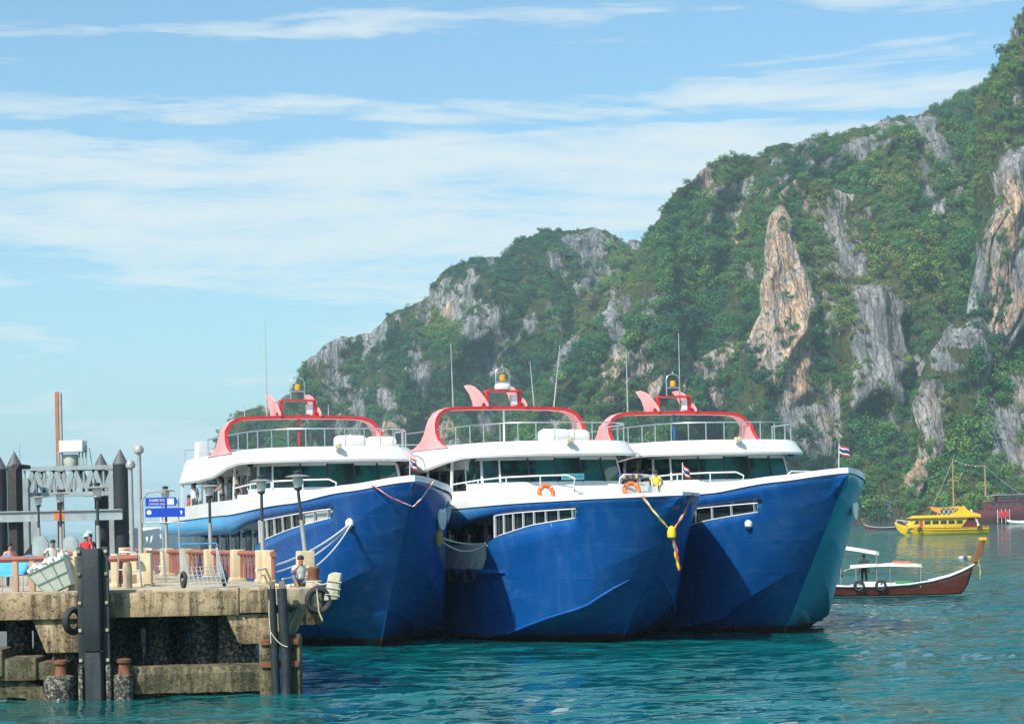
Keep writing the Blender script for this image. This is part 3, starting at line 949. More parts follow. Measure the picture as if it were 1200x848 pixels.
FL = 25.0   # hull length
def ferry(name, label, tip_px, D, theta, z0, P):
    tip = at(tip_px[0], tip_px[1], D)
    A = Vector((-math.sin(theta), math.cos(theta), 0))
    loc = Vector((tip.x, tip.y, 0)) + A * 12.0
    root = thing(name, loc, R(90) + theta, label, 'ferry', 'blue and white ferries moored side by side')
    off = (-12.0, 0, 0)
    B = lambda mb, nm, ms, par=root, **kw: mb.build(nm, ms, par, off=off, **kw)
    HB, C, O = 4.0, 3.5, P.get('rake', 4.5)
    stem = lambda z: O * (z0 - z) / z0
    zg = lambda s: sinterp(s, P['zg'])
    yg = lambda s: HB * (1 - math.exp(-max(s, 0) / C)) + 0.02
    z1 = P['k1'][0]
    s1 = stem(z1)
    k1p = [(s1, z1)] + P['k1'][1]
    tipz = P['open']
    eu0 = (z1 + z0) / 2
    tips = P.get('tips', 3.4)
    zu = lambda s: interp(s, [(0, eu0), (tips, tipz), (6.8, 4.82), (8.2, 4.74), (9.6, 4.60), (11.6, 4.24), (25, 4.15)])
    zd = P['drop']
    zeA = [(0, eu0), (tips, tipz), (tips + 0.22, tipz - 0.34), (5.8, 4.36), (8.2, 3.95), (8.9, 3.72), (9.25, zd), (25, zd)]
    ze = lambda s: min(interp(s, zeA), zu(s))
    zk1 = lambda s: min(interp(s, k1p), ze(s) - 0.10)
    yk1 = lambda s: min(HB * 0.985 * (1 - math.exp(-max(s - s1, 0) / (C * 1.06))), yg(s) * 0.995)
    z2 = P['k2'][0]
    s2 = stem(z2)
    k2p = [(s2, z2)] + P['k2'][1]
    zk2 = lambda s: interp(s, k2p)
    yk2 = lambda s: HB * 0.92 * (1 - math.exp(-max(s - s2, 0) / (C * P.get('k2c', 0.65))))
    sw = stem(-0.5)
    yw = lambda s: HB * 0.64 * (1 - math.exp(-max(s - sw, 0) / P.get('wc', 4.5)))
    def side(s, z):
        a, b = zk1(s), zg(s)
        t = (z - a) / max(b - a, 1e-3)
        return lerp(yk1(s), yg(s), t)
    seu = stem(eu0)
    N = 110
    T = [(j / N) ** 1.5 for j in range(N + 1)]
    rows = []
    def row(s0, fy, fz):
        out = []
        for t in T:
            s = s0 + (FL - s0) * t
            out.append((s, fy(s) if t > 0 else 0.0, fz(s)))
        return out
    rW = row(sw, yw, lambda s: -0.5)
    r2 = row(s2, yk2, zk2)
    r1 = row(s1, yk1, zk1)
    rE = row(seu, lambda s: side(s, ze(s)), ze)
    rU = row(seu, lambda s: side(s, zu(s)), zu)
    rG = row(0.0, yg, zg)
    flip = lambda r: [(a, -b, c) for a, b, c in r]
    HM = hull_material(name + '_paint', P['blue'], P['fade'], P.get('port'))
    h = MB()
    for mir in (1, -1):
        f = (lambda r: r) if mir == 1 else flip
        # extra rows keep the plating fair
        for a, b_ in ((rW, r2), (r2, r1), (r1, rE), (rU, rG)):
            mid = [tuple((Vector(p) + Vector(q)) / 2) for p, q in zip(a, b_)]
            h.grid([f(a), f(mid), f(b_)])
    tr = [rW[-1], r2[-1], r1[-1], rE[-1]]
    h._a(tr + flip(tr[::-1]), [tuple(range(8))])
    tr = [rU[-1], rG[-1]]
    h._a(tr + flip(tr[::-1]), [(0, 1, 2, 3)])
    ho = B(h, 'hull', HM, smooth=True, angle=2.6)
    so = ho.modifiers.new('plate', 'SOLIDIFY')
    so.thickness = 0.10
    so.offset = -1.0
    # deck and lower deck floors
    d = MB()
    d.grid([[(s, y * (yg(s) - 0.12), zg(s) - 0.12) for y in np.linspace(-1, 1, 7)] for s in np.linspace(0.35, FL - 0.05, 26)])
    B(d, 'deck', DECKM)
    d = MB()
    d.grid([[(s, y * (side(s, zd) - 0.15), zd - 0.02) for y in np.linspace(-1, 1, 5)] for s in np.linspace(9.0, FL - 0.1, 12)])
    B(d, 'lower_deck', DECKM)
    # lower saloon wall set back inside the side opening, with its own windows
    d = MB()
    yi = 2.55
    d.box((17.0, 0, (zd + 4.9) / 2), (15.6, 2 * yi, 4.9 - zd))
    sal = B(d, 'lower_saloon', WHITE if P.get('whitesaloon') else GREYW)
    for sy in (1, -1):
        for k in range(7):
            w = MB()
            w.box((10.4 + k * 2.0, sy * (yi + 0.02), 3.95), (1.5, 0.06, 0.9))
            B(w, 'saloon_window', DKGL, sal, bevel=0.02)
    # raked side windows: panes and pillars
    for sy in (1, -1):
        n = P['panes']
        w0 = tips + 0.35
        ss = [w0 + (8.3 - w0) * (k / n) for k in range(n + 1)]
        for k in range(n):
            a, b_ = ss[k], ss[k + 1]
            def q(s, top, ins):
                z = zu(s) if top else ze(s)
                st = s - (0.18 if top else 0.0)
                return (st, sy * (side(max(s, tips + 0.1), z) - ins), z)
            g = MB()
            g._a([q(a, 0, 0.10), q(b_, 0, 0.10), q(b_, 1, 0.10), q(a, 1, 0.10), q(a, 0, 0.14), q(b_, 0, 0.14), q(b_, 1, 0.14), q(a, 1, 0.14)],
                 [(0, 1, 2, 3), (7, 6, 5, 4), (0, 4, 5, 1), (1, 5, 6, 2), (2, 6, 7, 3), (3, 7, 4, 0)])
            B(g, 'side_window', DKGL if (k > 1 or not P.get('palefirst')) else GREYW)
        for k in range(n + 1):
            g = MB()
            p0, p1 = Vector(q(ss[k], 0, 0.03)), Vector(q(ss[k], 1, 0.03))
            g.beam(p0, p1, 0.072, 0.07, up=(0, 1, 0))
            B(g, 'window_pillar', RAILW)
        g = MB()
        tpt = [(s, sy * (side(s, zu(s)) - 0.06), zu(s)) for s in np.linspace(tips + 0.02, w0 + 0.02, 6)] + [(s, sy * (side(s, ze(s)) - 0.06), ze(s)) for s in np.linspace(w0 + 0.02, tips + 0.02, 6)][:-1]
        g._a(tpt, [tuple(range(len(tpt)))])
        B(g, 'window_tip', P['tipmat'])
        g = MB()
        fr = [q(s, 1, 0.01) for s in np.linspace(tips + 0.2, 8.35, 14)] 
        fr2 = [q(s, 0, 0.01) for s in np.linspace(8.35, tips + 0.22, 14)]
        g.tube(fr + fr2, 0.024, 6, closed=True)
        B(g, 'window_frame', RAILW, smooth=True)
        # white bulwark of the boarding gate
        g = MB()
        s0_, s1_ = 9.25, 14.5
        prof = [(zd + 0.0), (zd + 0.92)]
        g.grid([[(s, sy * (side(s, zd) - 0.05), z) for s in np.linspace(s0_, s1_, 8)] for z in prof])
        g.grid([[(s, sy * (side(s, zd) - 0.17), z) for s in np.linspace(s0_, s1_, 8)] for z in prof])
        g.grid([[(s, sy * (side(s, zd) - e), zd + 0.92) for s in np.linspace(s0_, s1_, 8)] for e in (0.05, 0.17)])
        g.beam((s0_, sy * (side(s0_, zd) - 0.10), zd + 0.95), (s1_, sy * (side(s1_, zd) - 0.10), zd + 0.95), 0.16, 0.06)
        if P.get('gate', True):
            B(g, 'gate_bulwark', WHITE)
        # rub rail
        g = MB()
        g.tube([(s, sy * (side(s, zd) + 0.06), zd - 0.06) for s in np.linspace(7.8, FL, 16)], [0.03] + [0.12] * 15, 8)
        B(g, 'rub_rail', BLUERAIL, smooth=True)
        g = MB()
        g.tube([(s, sy * (yk2(s) + 0.02), zk2(s)) for s in np.linspace(P['spray'], 8.0, 14)], [0.01] + [0.05] * 13, 6)
        B(g, 'spray_rail', BLUERAIL, smooth=True)
    # white bulwark on the gunwale
    cap = lambda s: sinterp(s, P['cap'])
    d = MB()
    for sy in (1, -1):
        S = [0.0 + (FL - 0.0) * (j / 60) ** 1.5 for j in range(61)]
        rr = []
        for (ins, k) in ((-0.035, 0.0), (-0.03, 1.0), (0.10, 1.0), (0.12, 0.0)):
            rr.append([(max(s, ins) if s < 0.2 else s, sy * max(yg(s) - ins, 0.0) if s > 0 else 0.0, zg(s) + cap(s) * k - 0.01) for s in S])
        d.grid(rr)
    B(d, 'bulwark', WHITE, smooth=True, angle=35)
    # foredeck breakwater in two halves with a step between
    zt = P['zt']
    for sy in (1, -1):
        d = MB()
        sec = []
        for k in range(9):
            y = lerp(0.85, 3.25, k / 8)
            s = 6.9 + 0.10 * y * y
            hgt = zt - 0.10 * (k / 8)
            sec.append([(s - 0.30, sy * y, zg(6) - 0.1), (s + 0.05, sy * y, hgt), (s + 0.45, sy * y, hgt), (s + 0.5, sy * y, zg(6) - 0.1)])
        d.grid(sec)
        d._a(sec[0], [(0, 1, 2, 3)]); d._a(sec[-1], [(0, 1, 2, 3)])
        B(d, 'breakwater', WHITE, smooth=True, angle=30)
        # side coaming that runs aft from it
        d = MB()
        d.grid([[(s, sy * (min(3.25 + (s - 8) * 0.06, 3.5)), z) for s in np.linspace(7.9, 12.5, 6)] for z in (zg(8) - 0.1, zt - 0.12)])
        so_ = B(d, 'side_coaming', WHITE)
        md = so_.modifiers.new('t', 'SOLIDIFY'); md.thickness = 0.08
        # foredeck rail on posts
        path = [(6.7, sy * 0.95, zt - 0.05), (6.6, sy * 0.95, zt + 0.20), (6.75, sy * 1.2, zt + 0.34), (7.2, sy * 2.1, zt + 0.34), (8.1, sy * 3.1, zt + 0.32), (10.0, sy * 3.45, zt + 0.26), (12.4, sy * 3.55, zt + 0.15)]
        g = MB()
        g.tube(path, 0.032, 6)
        ro = B(g, 'foredeck_rail', RAILW, smooth=True)
        for p in path[3:]:
            g = MB()
            g.tube([p, (p[0], p[1], p[2] - 0.42)], 0.024, 6)
            B(g, 'rail_post', RAILW, ro)
    d = MB()
    d._a([(6.3, -0.85, zg(6) - 0.1), (6.3, 0.85, zg(6) - 0.1), (7.3, 0.85, zt - 0.05), (7.3, -0.85, zt - 0.05), (8.9, 0.85, zt - 0.05), (8.9, -0.85, zt - 0.05)], [(0, 1, 2, 3), (3, 2, 4, 5)])
    st_ = B(d, 'foredeck_step', GREYW)
    md = st_.modifiers.new('t', 'SOLIDIFY'); md.thickness = 0.06
    # ---- bridge
    zb0, zb1 = 6.02, 6.92
    pl = [(12.2, 3.02), (10.7, 2.95), (9.75, 2.62), (9.2, 1.62), (8.98, 0.54), (8.98, -0.54), (9.2, -1.62), (9.75, -2.62), (10.7, -2.95), (12.2, -3.02)]
    d = MB()
    d.grid([[(s, y, z) for s, y in pl] for z in (4.9, zb0)])
    lo = pl
    hi = [(s + 0.30, y * 0.965) for s, y in pl]
    d.grid([[(s + 0.05, y, zb0) for s, y in lo], [(s + 0.42, y * 0.93, zb0) for s, y in lo]])
    B(d, 'bridge_front', WHITE)
    d = MB()
    d.grid([[(s - 0.02, y, zb1 - 0.08) for s, y in hi], [(s - 0.02, y, zb1 + 0.25) for s, y in hi]])
    hb = B(d, 'bridge_header', GREYW)
    md = hb.modifiers.new('t', 'SOLIDIFY'); md.thickness = 0.07
    br = None
    for k in range(len(pl) - 1):
        a0, b0, a1, b1 = lo[k], lo[k + 1], hi[k], hi[k + 1]
        def pt(u, v):
            p = Vector((*a0, zb0)).lerp(Vector((*b0, zb0)), u)
            p2 = Vector((*a1, zb1)).lerp(Vector((*b1, zb1)), u)
            return p.lerp(p2, v)
        g = MB()
        g._a([pt(0.025, 0.0), pt(0.975, 0.0), pt(0.975, 1.0), pt(0.025, 1.0)], [(0, 1, 2, 3)])
        go_ = B(g, 'bridge_window', TEALG)
        md = go_.modifiers.new('t', 'SOLIDIFY'); md.thickness = 0.03
        g = MB()
        g.beam(pt(0, -0.02), pt(0, 1.02), 0.07 if k not in (1, 8) else 0.14, 0.07)
        B(g, 'bridge_mullion', DKIN if k in (3, 4, 5, 6) else WHITE)
    # upper saloon behind the bridge
    d = MB()
    d.box((16.6, 0, 5.95), (9.0, 5.9, 2.1))
    us = B(d, 'upper_saloon', GREYW)
    for sy in (1, -1):
        for k in range(6):
            w = MB()
            w.box((13.0 + k * 1.42, sy * 2.96, 6.12), (1.26, 0.06, 0.98))
            B(w, 'saloon_window', DKGL, us, bevel=0.02)
        for k, s in enumerate((12.6, 15.2, 18.0, 20.6, 22.6)):
            g = MB()
            g.beam((s, sy * 3.52, zg(s) + 0.3), (s - 0.05, sy * 3.45, 6.95), 0.09, 0.09)
            B(g, 'roof_post', RAILW)
    # ---- sun deck roof with deep white fascia
    half = [(23.0, 3.55), (21.0, 3.72), (18.0, 3.80), (15.0, 3.82), (12.5, 3.80), (11.0, 3.70), (10.0, 3.45), (9.2, 3.0), (8.65, 2.4), (8.3, 1.7), (8.1, 0.9), (8.02, 0.0)]
    full = half + [(s, -y) for s, y in half[-2::-1]]
    rz1 = P.get('rz', 7.58)
    def zbot(s):
        return 6.98 - 0.52 * float(smooth(10.5, 16.5, np.array(s)))
    cen = Vector((16.0, 0))
    def inset(p, d_):
        v = Vector(p)
        if v.x > 12.5:
            return (min(v.x, 23.0 - d_ * 0.3), v.y * (1 - d_ / 3.8))
        c = Vector((12.5, 0))
        q = c + (v - c) * (1 - d_ / max((v - c).length, 1))
        return (q.x, q.y)
    d = MB()
    rings = []
    for ins, fz in ((1.0, lambda s: max(zbot(s), 6.72) + 0.20), (0.42, lambda s: zbot(s) + 0.10), (0.04, lambda s: zbot(s)), (0.0, lambda s: zbot(s) + 0.09),
                    (0.34, lambda s: rz1 - 0.06), (0.44, lambda s: rz1), (0.60, lambda s: rz1), (0.64, lambda s: rz1 - 0.10)):
        rings.append([(*inset(p, ins), fz(p[0])) for p in full])
    d.grid(rings)
    n = len(full)
    d._a(rings[0], [tuple(range(n))]); d._a(rings[-1], [tuple(range(n))])
    d.grid([[r[0] for r in rings], [r[-1] for r in rings]])
    B(d, 'sun_deck', WHITE, smooth=True, angle=28)
    # rails on the sun deck
    rp = [(*inset(p, 0.5), rz1 + 0.70) for p in full if p[0] < 12.6 or (p[1] > 0 and p[0] < 19)]
    fine = []
    for a, b_ in zip(rp, rp[1:]):
        for k in range(3):
            fine.append(tuple(Vector(a).lerp(Vector(b_), k / 3)))
    fine.append(rp[-1])
    g = MB(); g.tube(fine, 0.030, 6)
    ro = B(g, 'sun_deck_rail', STEEL, smooth=True)
    for p in rp:
        g = MB(); g.tube([p, (p[0], p[1], rz1 - 0.05)], 0.024, 6)
        B(g, 'stanchion', STEEL, ro)
    # ---- red radar arch
    def arch_pt(t):
        """t -1..1 across; returns y, z of the outer edge, thickness and how far it sweeps fore and aft"""
        w, top = 3.05, P['arch']
        return w, top
    w, top, base = 3.05, P['arch'], rz1 - 0.08
    path = [(3.52, base, 0.14, 4.4), (3.48, base + 0.14, 0.17, 3.0), (3.45, base + 0.36, 0.15, 1.9), (3.42, base + 0.66, 0.15, 1.25), (3.38, base + 0.98, 0.15, 0.95), (3.30, top - 0.50, 0.15, 0.80), (3.14, top - 0.27, 0.15, 0.70),
            (2.90, top - 0.11, 0.15, 0.64), (2.56, top - 0.02, 0.14, 0.60), (2.0, top, 0.13, 0.60), (1.1, top + 0.02, 0.13, 0.60), (0, top + 0.03, 0.13, 0.60)]
    path = path + [(-y, z, th, dp) for y, z, th, dp in path[-2::-1]]
    pts = [Vector((y, z)) for y, z, _, _ in path]
    sec = []
    for i, (y, z, th, dp) in enumerate(path):
        t = (pts[min(i + 1, len(pts) - 1)] - pts[max(i - 1, 0)]).normalized()
        nr = Vector((t.y, -t.x))     # towards the inside of the hoop
        a = pts[i]
        b_ = pts[i] + nr * (-th if nr.dot(Vector((0, 8.0)) - a) < 0 else th)
        sc_ = 15.0
        f0 = sc_ - 0.30 - (dp - 0.6) * 0.50
        f1 = f0 + dp
        sec.append([(f0, a.x, a.y), (f1, a.x, a.y), (f1, b_.x, b_.y), (f0, b_.x, b_.y)])
    d = MB()
    for i in range(len(sec) - 1):
        for k in range(4):
            d.m = 0 if k in (1, 3) else 1
            if 8 <= i <= len(sec) - 10 and k == 0:
                d.m = 0
            k2 = (k + 1) % 4
            d._a([sec[i][k], sec[i][k2], sec[i + 1][k2], sec[i + 1][k]], [(0, 1, 2, 3)])
    d.m = 0
    d._a(sec[0], [(0, 1, 2, 3)]); d._a(sec[-1], [(0, 1, 2, 3)])
    ar = B(d, 'radar_arch', [REDP, PINKP])
    # shark fin plates
    for y in (1.02, -0.72):
        fin = [(14.45, 0.0), (14.62, 0.16), (14.82, 0.20), (14.98, 0.12), (15.02, 0.0), (16.0, 0.0), (16.1, 0.30), (16.4, 0.66), (17.1, 1.12), (16.6, 1.13), (16.0, 1.0), (15.4, 0.74), (14.85, 0.42), (14.45, 0.12)]
        d = MB()
        d.prism(fin, y - 0.05, y + 0.05, lambda a, b_, e: (15.2 + (a - 15.2) * 0.9, e, top + b_ * 0.9))
        B(d, 'arch_fin', PINKP, ar)
    # radar table, posts, hoop and amber light
    d = MB()
    d.box((15.0, 0.12, top + 0.66), (0.55, 1.55, 0.07))
    for y in (-0.60, 0.84):
        d.box((15.0, y, top + 0.33), (0.22, 0.09, 0.64))
    rt = B(d, 'radar_table', REDP, ar)
    d = MB(); d.box((15.0, -0.36, top + 0.30), (0.2, 0.26, 0.42)); B(d, 'radio_box', WHITE, ar)
    if P.get('radome'):
        d = MB(); d.lathe([(0.30, 0), (0.34, 0.06), (0.34, 0.18), (0.28, 0.26)], (15.0, 0.12, top + 0.72), 16); B(d, 'radome', WHITE, ar, smooth=True)
    d = MB()
    hoop = [(15.0, 0.42, top + 0.7), (15.0, 0.42, top + 1.35)] + [(15.0, 0.12 + 0.30 * math.cos(a), top + 1.40 + 0.24 * math.sin(a)) for a in np.linspace(0.1, math.pi - 0.1, 8)] + [(15.0, -0.18, top + 1.35), (15.0, -0.18, top + 0.7)]
    d.tube(hoop, 0.026, 6)
    d.beam((15.0, -0.18, top + 1.05), (15.0, 0.42, top + 1.05), 0.05)
    d.tube([(15.0, 0.12, top + 1.62), (15.0, 0.12, top + 1.75)], 0.03, 6)
    B(d, 'light_hoop', STEEL, ar, smooth=True)
    d = MB(); d.lathe([(0.09, 0), (0.12, 0.03), (0.12, 0.22), (0.07, 0.27)], (15.0, 0.12, top + 1.08), 12); B(d, 'amber_light', AMBER, ar, smooth=True)
    d = MB(); d.tube([(15.0, 0.1, rz1 - 0.1), (15.0, 0.1, top - 0.1)], 0.045, 8); B(d, 'arch_post', P['post'], ar)
    for y, ht, lean in P['whips']:
        d = MB(); d.tube([(15.0, y, top - 0.02), (15.0, y + lean * 0.4, top + ht * 0.4), (15.0, y + lean, top + ht)], [0.034, 0.024, 0.014], 5)
        B(d, 'whip_antenna', GALVW, ar)
    # life raft canisters
    for (s, y, l) in P['rafts']:
        d = MB()
        d.lathe([(0.05, -l / 2), (0.22, -l / 2 + 0.04), (0.29, -l / 2 + 0.16), (0.295, -0.03), (0.31, -0.02), (0.31, 0.02), (0.295, 0.03), (0.29, l / 2 - 0.16), (0.22, l / 2 - 0.04), (0.05, l / 2)], (s, y, rz1 + 0.26), 16, ax='Y')
        B(d, 'life_raft_canister', WHITE, smooth=True)
    # white anchor pocket plate on the far bow, floodlights under the fascia
    s = 2.3
    d = MB()
    yy = -side(s + 0.2, zg(s) - 0.95)
    sl = (side(s + 0.7, zg(s) - 0.95) - side(s - 0.3, zg(s) - 0.95))
    d.grid([[(s + 0.2 + 0.42 * math.cos(a) * r, yy - 0.03 - 0.42 * math.cos(a) * r * sl, zg(s) - 0.95 + 0.50 * math.sin(a) * r) for a in np.linspace(0, 2 * math.pi, 20)] for r in (0.02, 0.85, 1.0)])
    if P.get('plate', True):
        po = B(d, 'fairlead_plate', WHITE)
        md = po.modifiers.new('t', 'SOLIDIFY'); md.thickness = 0.06; md.offset = 0
    for s, y in ((11.2, 3.15), (13.4, 3.25), (16.0, 3.25), (9.3, -2.5)):
        d = MB(); d.lathe([(0.06, -0.12), (0.10, -0.05), (0.10, 0.06), (0.04, 0.10)], (s, y, zbot(s) + 0.02), 8, ax='Y')
        B(d, 'floodlight', DKIN)
    d = MB(); d.box((8.15, 0.4, rz1 - 0.02), (0.22, 0.24, 0.20)); d.tube([(8.0, 0.4, rz1), (7.92, 0.4, rz1)], 0.1, 8)
    B(d, 'search_light', mat('cream_plastic', (0.62, 0.55, 0.40), None, 3, 0.5))
    # stern rail and stowed chairs on the sun deck
    d = MB()
    d.box((22.0, 2.6, rz1 + 0.16), (0.7, 0.8, 0.5)); d.box((21.2, 2.9, rz1 + 0.35), (0.5, 0.5, 0.8), 0.2, 0.85)
    B(d, 'deck_locker', GREYW, bevel=0.03)
    d = MB()
    for k in range(6):
        d.tube([(22.8, 3.3 - k * 1.3, rz1 - 0.1), (22.8, 3.3 - k * 1.3, rz1 + 0.45)], 0.025, 5)
    d.tube([(22.8, 3.3, rz1 + 0.45), (22.8, -3.2, rz1 + 0.45)], 0.028, 5)
    B(d, 'stern_rail', STEEL)
    root['zg0'] = z0
    F = dict(root=root, side=side, zg=zg, yg=yg, cap=cap, zt=zt, zd=zd, zu=zu, ze=ze,
             W=lambda s, y, z: root.matrix_basis @ Vector((s - 12.0, y, z)))
    bpy.context.view_layer.update()
    return F

BLUE1 = (0.002, 0.058, 0.225)
PALEB = mat('pale_blue_panel', (0.10, 0.36, 0.66), (0.08, 0.30, 0.58), 1.0, 0.35)
F1 = ferry('passenger_ferry', 'blue white ferry beside the pier lamp posts, leftmost of the three', (486, 563), 71.9, R(21), 6.0, dict(
    zg=[(0, 6.0), (2, 5.72), (5, 5.36), (12, 5.02), (25, 4.8)], k1=(5.62, [(2.6, 4.5), (5.0, 3.9), (7, 3.45), (9, 2.95), (14, 2.5), (25, 2.4)]),
    k2=(3.25, [(6.5, 0.62), (9, 0.1), (25, -0.1)]), open=5.12, tips=2.9, tipmat=GREYW, drop=3.1, panes=7, spray=7.5, cap=[(0, 0.22), (3, 0.26), (5, 0.42), (12, 0.58), (25, 0.58)],
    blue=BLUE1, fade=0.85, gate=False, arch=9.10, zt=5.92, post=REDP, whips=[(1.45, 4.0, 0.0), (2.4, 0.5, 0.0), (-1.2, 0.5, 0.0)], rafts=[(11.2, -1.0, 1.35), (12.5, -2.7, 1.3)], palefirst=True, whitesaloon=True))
F2 = ferry('passenger_ferry', 'blue white ferry with orange life rings on its foredeck, middle of the three', (800, 581), 71.1, R(24), 5.30, dict(
    zg=[(0, 5.30), (2, 5.26), (5, 5.20), (12, 5.05), (25, 4.8)], k1=(4.45, [(3.9, 3.5), (6, 3.0), (8, 2.62), (14, 2.5), (25, 2.4)]),
    k2=(2.7, [(4.2, 1.35), (7.8, 0.32), (10, 0.05), (25, -0.1)]), open=4.92, tipmat=PALEB, plate=False, drop=2.66, panes=7, k2c=0.75, wc=3.6, rake=4.9, spray=2.9, cap=[(0, 0.12), (4, 0.16), (6.5, 0.34), (9.5, 0.66), (25, 0.62)],
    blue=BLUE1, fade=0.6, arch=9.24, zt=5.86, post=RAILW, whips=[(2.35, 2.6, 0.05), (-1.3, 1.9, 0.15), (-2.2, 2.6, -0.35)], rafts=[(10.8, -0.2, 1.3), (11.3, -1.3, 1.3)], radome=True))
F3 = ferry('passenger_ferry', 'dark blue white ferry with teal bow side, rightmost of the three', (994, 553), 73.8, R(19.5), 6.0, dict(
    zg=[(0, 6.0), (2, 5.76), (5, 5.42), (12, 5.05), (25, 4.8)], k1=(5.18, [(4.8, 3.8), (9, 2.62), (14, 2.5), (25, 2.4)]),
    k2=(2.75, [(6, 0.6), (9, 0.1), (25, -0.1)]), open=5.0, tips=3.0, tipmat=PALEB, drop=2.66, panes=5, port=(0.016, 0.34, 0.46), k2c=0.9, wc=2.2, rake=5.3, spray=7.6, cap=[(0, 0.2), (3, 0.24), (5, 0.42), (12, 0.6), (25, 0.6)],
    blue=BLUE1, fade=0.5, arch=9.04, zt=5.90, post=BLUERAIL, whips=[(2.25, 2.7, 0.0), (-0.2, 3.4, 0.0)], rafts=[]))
# ================================================================== PIER
CONC = mat('weathered_concrete', (0.50, 0.43, 0.32), (0.36, 0.30, 0.215), 1.3, 0.85, bump=0.35, bscale=9.0, stain=(0.085, 0.075, 0.055), stain_scale=1.8, stain_sx=(1, 1, 0.22), stain_amt=0.85)
def stained_concrete(name, base, pale, grime, grime_amt, moss=None):
    m = bpy.data.materials.new(name)
    m.use_nodes = True
    t = NT(m.node_tree)
    b = m.node_tree.nodes['Principled BSDF']
    v = t.n('ShaderNodeTexCoord').outputs['Object']
    blot = t.noise(v, 1.1, 6.0, 0.68, 0.5)
    grain = t.noise(v, 22.0, 4.0, 0.65)
    runs = t.noise(v, 3.4, 5.0, 0.7, 0.25, (1.0, 1.0, 0.10))
    pit = t.noise(v, 7.0, 5.0, 0.7, 0.0)
    col = t.mix(t.ramp(blot, [(0.36, 0.0), (0.62, 1.0)]), base, pale)
    col = t.mix(t.math('MULTIPLY', t.ramp(runs, [(0.44, 0.0), (0.60, 1.0)]), grime_amt), col, grime)
    col = t.mix(t.math('MULTIPLY', t.ramp(pit, [(0.55, 0.0), (0.66, 1.0)]), 0.75), col, tuple(c * 0.5 for c in grime))
    col = t.mix(t.math('MULTIPLY', t.ramp(grain, [(0.45, 0.0), (0.70, 1.0)]), 0.30), col, tuple(min(c * 1.5, 0.8) for c in pale))
    if moss:
        col = t.mix(t.math('MULTIPLY', t.ramp(t.noise(v, 1.9, 6.0, 0.7, 0.3), [(0.48, 0.0), (0.62, 1.0)]), 0.7), col, moss)
    t.l(col, b.inputs['Base Color'])
    b.inputs['Roughness'].default_value = 0.9
    b.inputs['Specular IOR Level'].default_value = 0.25
    bp = t.n('ShaderNodeBump')
    bp.inputs['Strength'].default_value = 0.8
    bp.inputs['Distance'].default_value = 0.03
    t.l(t.math('SUBTRACT', t.math('ADD', t.math('MULTIPLY', grain, 0.5), blot), t.math('MULTIPLY', t.ramp(pit, [(0.55, 0.0), (0.66, 1.0)]), 0.6)), bp.inputs['Height'])
    t.l(bp.outputs[0], b.inputs['Normal'])
    MATS[name] = m
    return m
CONCB = stained_concrete('concrete_edge_beam', (0.27, 0.195, 0.11), (0.48, 0.365, 0.22), (0.045, 0.036, 0.024), 0.88)
CREAM = mat('cream_painted_concrete', (0.66, 0.545, 0.36), (0.56, 0.45, 0.29), 2.0, 0.8, bump=0.2, bscale=14.0, stain=(0.30, 0.22, 0.13), stain_scale=2.6, stain_amt=0.5)
MOSSC = stained_concrete('dark_wet_concrete', (0.10, 0.085, 0.05), (0.22, 0.185, 0.11), (0.025, 0.023, 0.016), 0.85, moss=(0.035, 0.045, 0.018))
BARN = mat('barnacle_crust', (0.055, 0.05, 0.038), (0.025, 0.025, 0.02), 3.0, 0.9, bump=1.0, bscale=16.0, stain=(0.46, 0.43, 0.34), stain_scale=11.0, stain_sx=(1, 1, 1), stain_amt=0.85)
RUSTR = mat('faded_red_rail', (0.33, 0.105, 0.075), (0.25, 0.08, 0.055), 3.0, 0.75, stain=(0.36, 0.22, 0.15), stain_scale=5.0, stain_amt=0.5)
RUST = mat('rusty_iron', (0.22, 0.085, 0.04), (0.11, 0.045, 0.025), 5.0, 0.85, bump=0.5, bscale=20)
ORUST = mat('orange_rust_paint', (0.50, 0.15, 0.06), (0.28, 0.17, 0.10), 3.0, 0.8)
FEND = mat('black_fender_rubber', (0.010, 0.016, 0.020), (0.022, 0.030, 0.035), 0.9, 0.6, bump=0.25, bscale=10, stain=(0.08, 0.10, 0.10), stain_scale=2.0, stain_sx=(1, 1, 0.2), stain_amt=0.4)
GSTEEL = mat('grey_painted_steel', (0.33, 0.40, 0.42), (0.25, 0.31, 0.33), 1.5, 0.5, stain=(0.22, 0.14, 0.09), stain_scale=3.0, stain_amt=0.35)
GALV = mat('galvanised_pole', (0.42, 0.43, 0.42), (0.33, 0.34, 0.33), 3.0, 0.5, metal=0.3)
DKPOLE = mat('dark_lamp_post', (0.035, 0.05, 0.055), (0.02, 0.03, 0.034), 3.0, 0.5)
LAMPG = mat('lamp_glass', (0.70, 0.72, 0.70), (0.6, 0.62, 0.6), 4.0, 0.3)
BLACKP = mat('black_pile_wrap', (0.010, 0.014, 0.018), (0.018, 0.023, 0.027), 0.8, 0.6, stain=(0.05, 0.058, 0.062), stain_scale=1.5, stain_amt=0.3)
SIGNB = mat('sign_blue', (0.004, 0.055, 0.50), (0.004, 0.045, 0.42), 1.0, 0.4)
SIGNW = mat('sign_white', (0.82, 0.84, 0.86), (0.76, 0.78, 0.8), 5.0, 0.4)
TEALP = mat('teal_tarp', (0.06, 0.32, 0.60), (0.09, 0.40, 0.66), 1.2, 0.6)
PLASW = mat('white_plastic', (0.72, 0.74, 0.70), (0.58, 0.62, 0.56), 3.0, 0.45)
